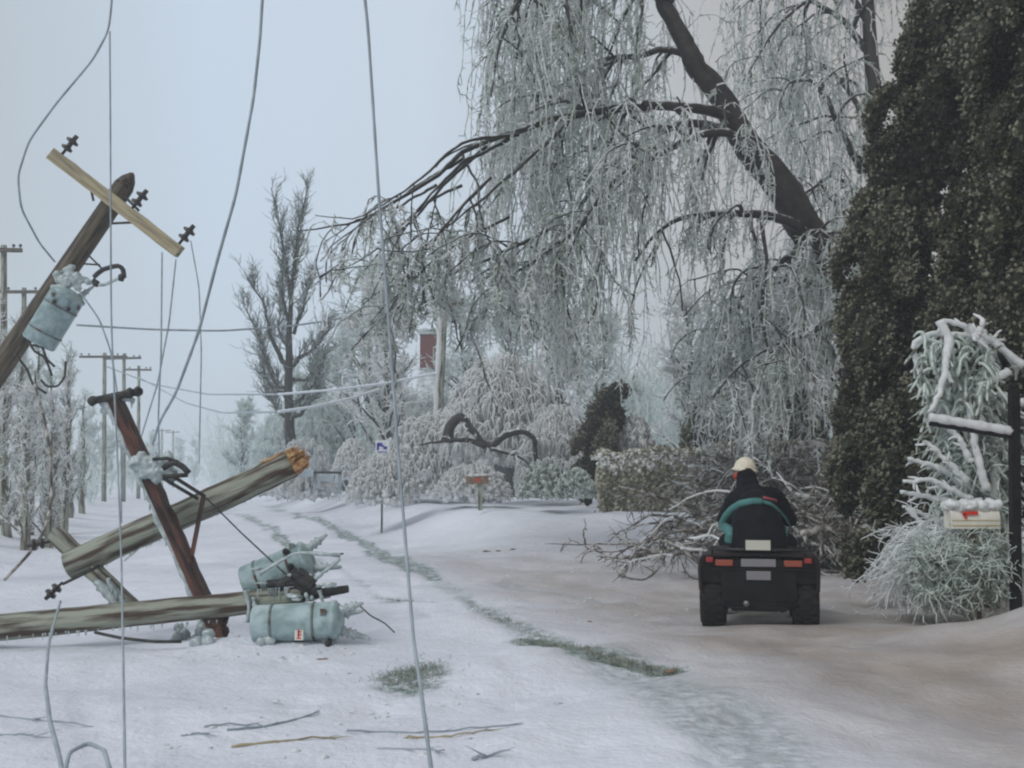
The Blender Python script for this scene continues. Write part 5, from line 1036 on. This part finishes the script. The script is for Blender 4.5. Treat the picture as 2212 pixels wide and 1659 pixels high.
def rider():
    root = thing('person', 'rider in a black jacket with teal piping and cream hat, leaning forward on the four-wheeler', 'person', (AX, AY, AZ))
    HX, HY, HZ = -.115, .74, 1.545
    def limbs(mb, grow_=0.0, head=True, cl=False):
        g = grow_
        if head:
            ellipsoid(mb, (HX, HY, HZ), (.085, .10, .115)); ellipsoid(mb, (HX - .02, HY + .085, HZ - .03), (.018, .03, .03)); ellipsoid(mb, (HX, HY + .05, HZ - .075), (.05, .06, .045))
            for s in (-1, 1): ellipsoid(mb, (HX + s * .085, HY, HZ - .01), (.014, .024, .034))
            tubes(mb, resample([(HX, HY - .01, HZ - .05), (-.08, .66, 1.38), (-.03, .60, 1.26)], 8), .06, 12, caps=True)
        # torso
        K = 14; P = resample([(0, .40, .78), (0, .40, .95), (-.01, .46, 1.12), (-.03, .56, 1.28), (-.05, .62, 1.36)], K)
        tubes(mb, P, np.interp(np.linspace(0, 1, K), [0, .35, .7, .9, 1], [.20 + g, .185 + g, .20 + g, .17 + g, .09 + g]), 18, caps=True, flat=.75)
        for s in (-1, 1):
            sh = np.array([s * .185 - .02, .58, 1.27 + (.0 if s < 0 else .03)]); el = np.array([s * .33, .80, 1.06]); wr = np.array([s * .33, 1.0, 1.07])
            Q = resample([(s * .06 - .03, .58, 1.29), sh, el, wr], 16); tubes(mb, Q, np.interp(np.linspace(0, 1, 16), [0, .3, .65, 1], [.09 + g, .075 + g, .052 + g, .035 + g]), 12, caps=True)
            hip = np.array([s * .11, .42, .80]); kn = np.array([s * .30, .86, .80]); an = np.array([s * .32, .80, .38]); Q = resample([hip, kn, an], 18)
            tubes(mb, Q, np.interp(np.linspace(0, 1, 18), [0, .5, 1], [.105 + g, .07 + g, .05 + g]), 12, caps=True)
            if not cl: tubes(mb, resample([an, an + [0, .03, -.05], an + [0, .2, -.07]], 8), .045, 10, caps=True)
    mb = MB(); limbs(mb); 
    for s in (-1, 1):      # hands closed round the grips: palm, four fingers, thumb
        w = np.array([s * .33, 1.0, 1.07]); ellipsoid(mb, w + [0, .045, .01], (.042, .045, .018))
        for q in range(4):
            f = w + [s * (-.03 + .02 * q), .075, .015]; ln = (.03, .034, .032, .026)[q]; tubes(mb, np.array([f, f + [0, ln * .7, .0], f + [0, ln * .9, -.025], f + [0, ln * .1, -.042]]), [.010, .009, .009, .008], 8, caps=True)
        th = w + [-s * .035, .04, .0]; tubes(mb, np.array([th, th + [-s * .012, .025, -.015], th + [0, .045, -.03]]), [.012, .011, .009], 8, caps=True)
    b = part('body', xf(mb), M['skin'], root); remesh(b, .008, 3)
    mb = MB()
    # bulky jacket: dome-like back as in the photograph, sleeves to the wrists
    K = 16; P = resample([(0, .36, .80), (0, .36, .92), (-.01, .42, 1.08), (-.02, .50, 1.20), (-.05, .58, 1.33)], K)
    tubes(mb, P, np.interp(np.linspace(0, 1, K), [0, .2, .5, .8, .93, 1], [.42, .41, .35, .275, .17, .10]), 26, caps=True, flat=.70)
    limbs(mb, .035, False, True)
    ellipsoid(mb, (.13, .52, 1.31), (.12, .12, .095)); ellipsoid(mb, (-.18, .56, 1.26), (.10, .10, .10))
    ellipsoid(mb, (-.09, .64, 1.42), (.12, .12, .12)); ellipsoid(mb, (-.10, .66, 1.50), (.105, .105, .11))   # hood round the neck
    j = part('jacket', xf(mb), M['jacket'], root, 'padded black jacket'); remesh(j, .014, 6)
    # piping arch laid on the back
    def arch(pts, w, nm, m_):
        mb = MB(); P = resample(pts, 40); tubes(mb, P, w, 8, caps=True, flat=1.0); return part(nm, xf(mb), M[m_], root)
    z0 = .80
    L_ = [(-.375, .22, .86), (-.37, .20, .93), (-.345, .20, 1.01), (-.31, .22, 1.09), (-.25, .27, 1.17), (-.16, .31, 1.235), (-.04, .33, 1.265), (.05, .335, 1.26)]
    R2 = [(.05, .335, 1.26), (.13, .33, 1.235), (.21, .31, 1.17), (.28, .28, 1.09), (.33, .255, 1.0), (.36, .25, .92)]
    from mathutils.bvhtree import BVHTree
    dg = bpy.context.evaluated_depsgraph_get(); dg.update(); ev = j.evaluated_get(dg); me = ev.to_mesh()
    tree = BVHTree.FromPolygons([v.co[:] for v in me.vertices], [p.vertices[:] for p in me.polygons]); ev.to_mesh_clear()
    def snap(pts, off):
        out = []
        for x, y, z in pts:
            w = RN @ np.array([x, y - 1.0, z]); d = RN @ np.array([0, 1., 0]); h = tree.ray_cast(Vector(w), Vector(d))
            if h[0] is None: h = tree.find_nearest(Vector(RN @ np.array([x, y, z])))
            q = np.array(h[0]) + np.array(h[1]) * off; out.append(q + np.array([AX, AY, AZ]))
        return out
    for nm, pts, w0, w1 in (('teal_piping', L_, .058, .032), ('teal_piping', R2, .022, .010)):
        C = resample(pts, 34); q = np.array(snap(C, .0)); mb = MB(); tubes(mb, q, np.linspace(w0, w1, 34), 10, caps=True, flat=1); part(nm, mb, M['teal'], j)
    C = resample([(.06, .4, 1.30), (.12, .4, 1.285), (.19, .4, 1.265)], 8); mb = MB(); tubes(mb, np.array(snap(C, .0)), .016, 8, caps=True); part('stripe', mb, M['pink'], j)
    mb = MB(); limbs_ = None
    for s in (-1, 1):
        hip = np.array([s * .11, .42, .82]); kn = np.array([s * .31, .86, .82]); an = np.array([s * .32, .80, .42]); Q = resample([hip, kn, an], 18); tubes(mb, Q, np.interp(np.linspace(0, 1, 18), [0, .5, 1], [.15, .11, .085]), 14, caps=True)
    ellipsoid(mb, (0, .40, .84), (.25, .17, .13)); t = part('trousers', xf(mb), M['jacket'], root); remesh(t, .014, 5)
    for s in (-1, 1):
        an = np.array([s * .32, .80, .38]); mb = MB(); tubes(mb, resample([an + [0, 0, .1], an, an + [0, .04, -.06], an + [0, .22, -.07]], 14), np.interp(np.linspace(0, 1, 14), [0, .6, 1], [.075, .062, .05]), 12, caps=True); bo = part('boot', xf(mb), M['black'], root)
    for s in (-1, 1):      # gloves over the hands
        w = np.array([s * .33, 1.0, 1.07]); mb = MB(); tubes(mb, [w - [0, .06, 0], w, w + [0, .04, .005]], [.045, .042, .045], 12, caps=True); ellipsoid(mb, w + [0, .045, .01], (.05, .05, .026))
        for q in range(4):
            f = w + [s * (-.036 + .024 * q), .075, .015]; ln = (.03, .034, .032, .026)[q]; tubes(mb, np.array([f, f + [0, ln * .7, .0], f + [0, ln * .9, -.025], f + [0, ln * .1, -.046]]), [.0145, .0135, .013, .012], 8, caps=True)
        th = w + [-s * .04, .04, .0]; tubes(mb, np.array([th, th + [-s * .014, .025, -.015], th + [0, .045, -.034]]), [.016, .015, .013], 8, caps=True); gl = part('glove', xf(mb), M['black'], root)
    mb = MB()    # cream knitted hat: cap and rolled brim
    V, F = ICO3; Vc = V.copy(); Vc[:, 2] = np.where(Vc[:, 2] < -.15, -.15, Vc[:, 2]); Vc = Vc * [.118, .128, .135]; Rr = np.array(Matrix.Rotation(.12, 3, 'Y')); mb.add(Vc @ Rr.T + [HX - .0, HY, HZ + .035], F)
    tubes(mb, np.array([[HX + math.cos(a) * .115, HY + math.sin(a) * .125, HZ + .03 - .12 * math.cos(a) * .115 * 1.0] for a in np.linspace(0, 2 * math.pi, 30)]), .020, 8); part('hat', xf(mb), M['wool'], root)
    mb = MB(); ellipsoid(mb, (HX - .055, HY - .055, HZ - .03), (.055, .05, .042)); ellipsoid(mb, (HX - .09, HY + .0, HZ - .035), (.03, .05, .035)); part('scarf', xf(mb), M['scarf'], root)
    mb = MB()
    for s in (-1, 1): ellipsoid(mb, (HX + s * .032, HY + .092, HZ + .0), (.012, .008, .008))
    part('eye', xf(mb), M['white'], root); mb = MB(); ellipsoid(mb, (HX, HY + .092, HZ - .06), (.024, .008, .006)); part('mouth', xf(mb), M['pink'], root)
rider()

# ------------------------------------------------------------------ haze
def haze():
    mb = MB(); box(mb, (0, 340, 13.5), (1060, 900, 32)); m_ = bpy.data.materials.new('freezing_mist'); m_.use_nodes = True; n = m_.node_tree
    for k in list(n.nodes):
        if k.type != 'OUTPUT_MATERIAL': n.nodes.remove(k)
    v = n.nodes.new('ShaderNodeVolumePrincipled'); v.inputs['Color'].default_value = (.90, .97, 1, 1); v.inputs['Density'].default_value = .0032; v.inputs['Anisotropy'].default_value = .2
    n.links.new(v.outputs[0], [k for k in n.nodes if k.type == 'OUTPUT_MATERIAL'][0].inputs['Volume'])
    o = solo('haze', mb, m_, 'thin freezing mist that pales the far trees and road', None, (0, 340, 0), kind='stuff')
haze()
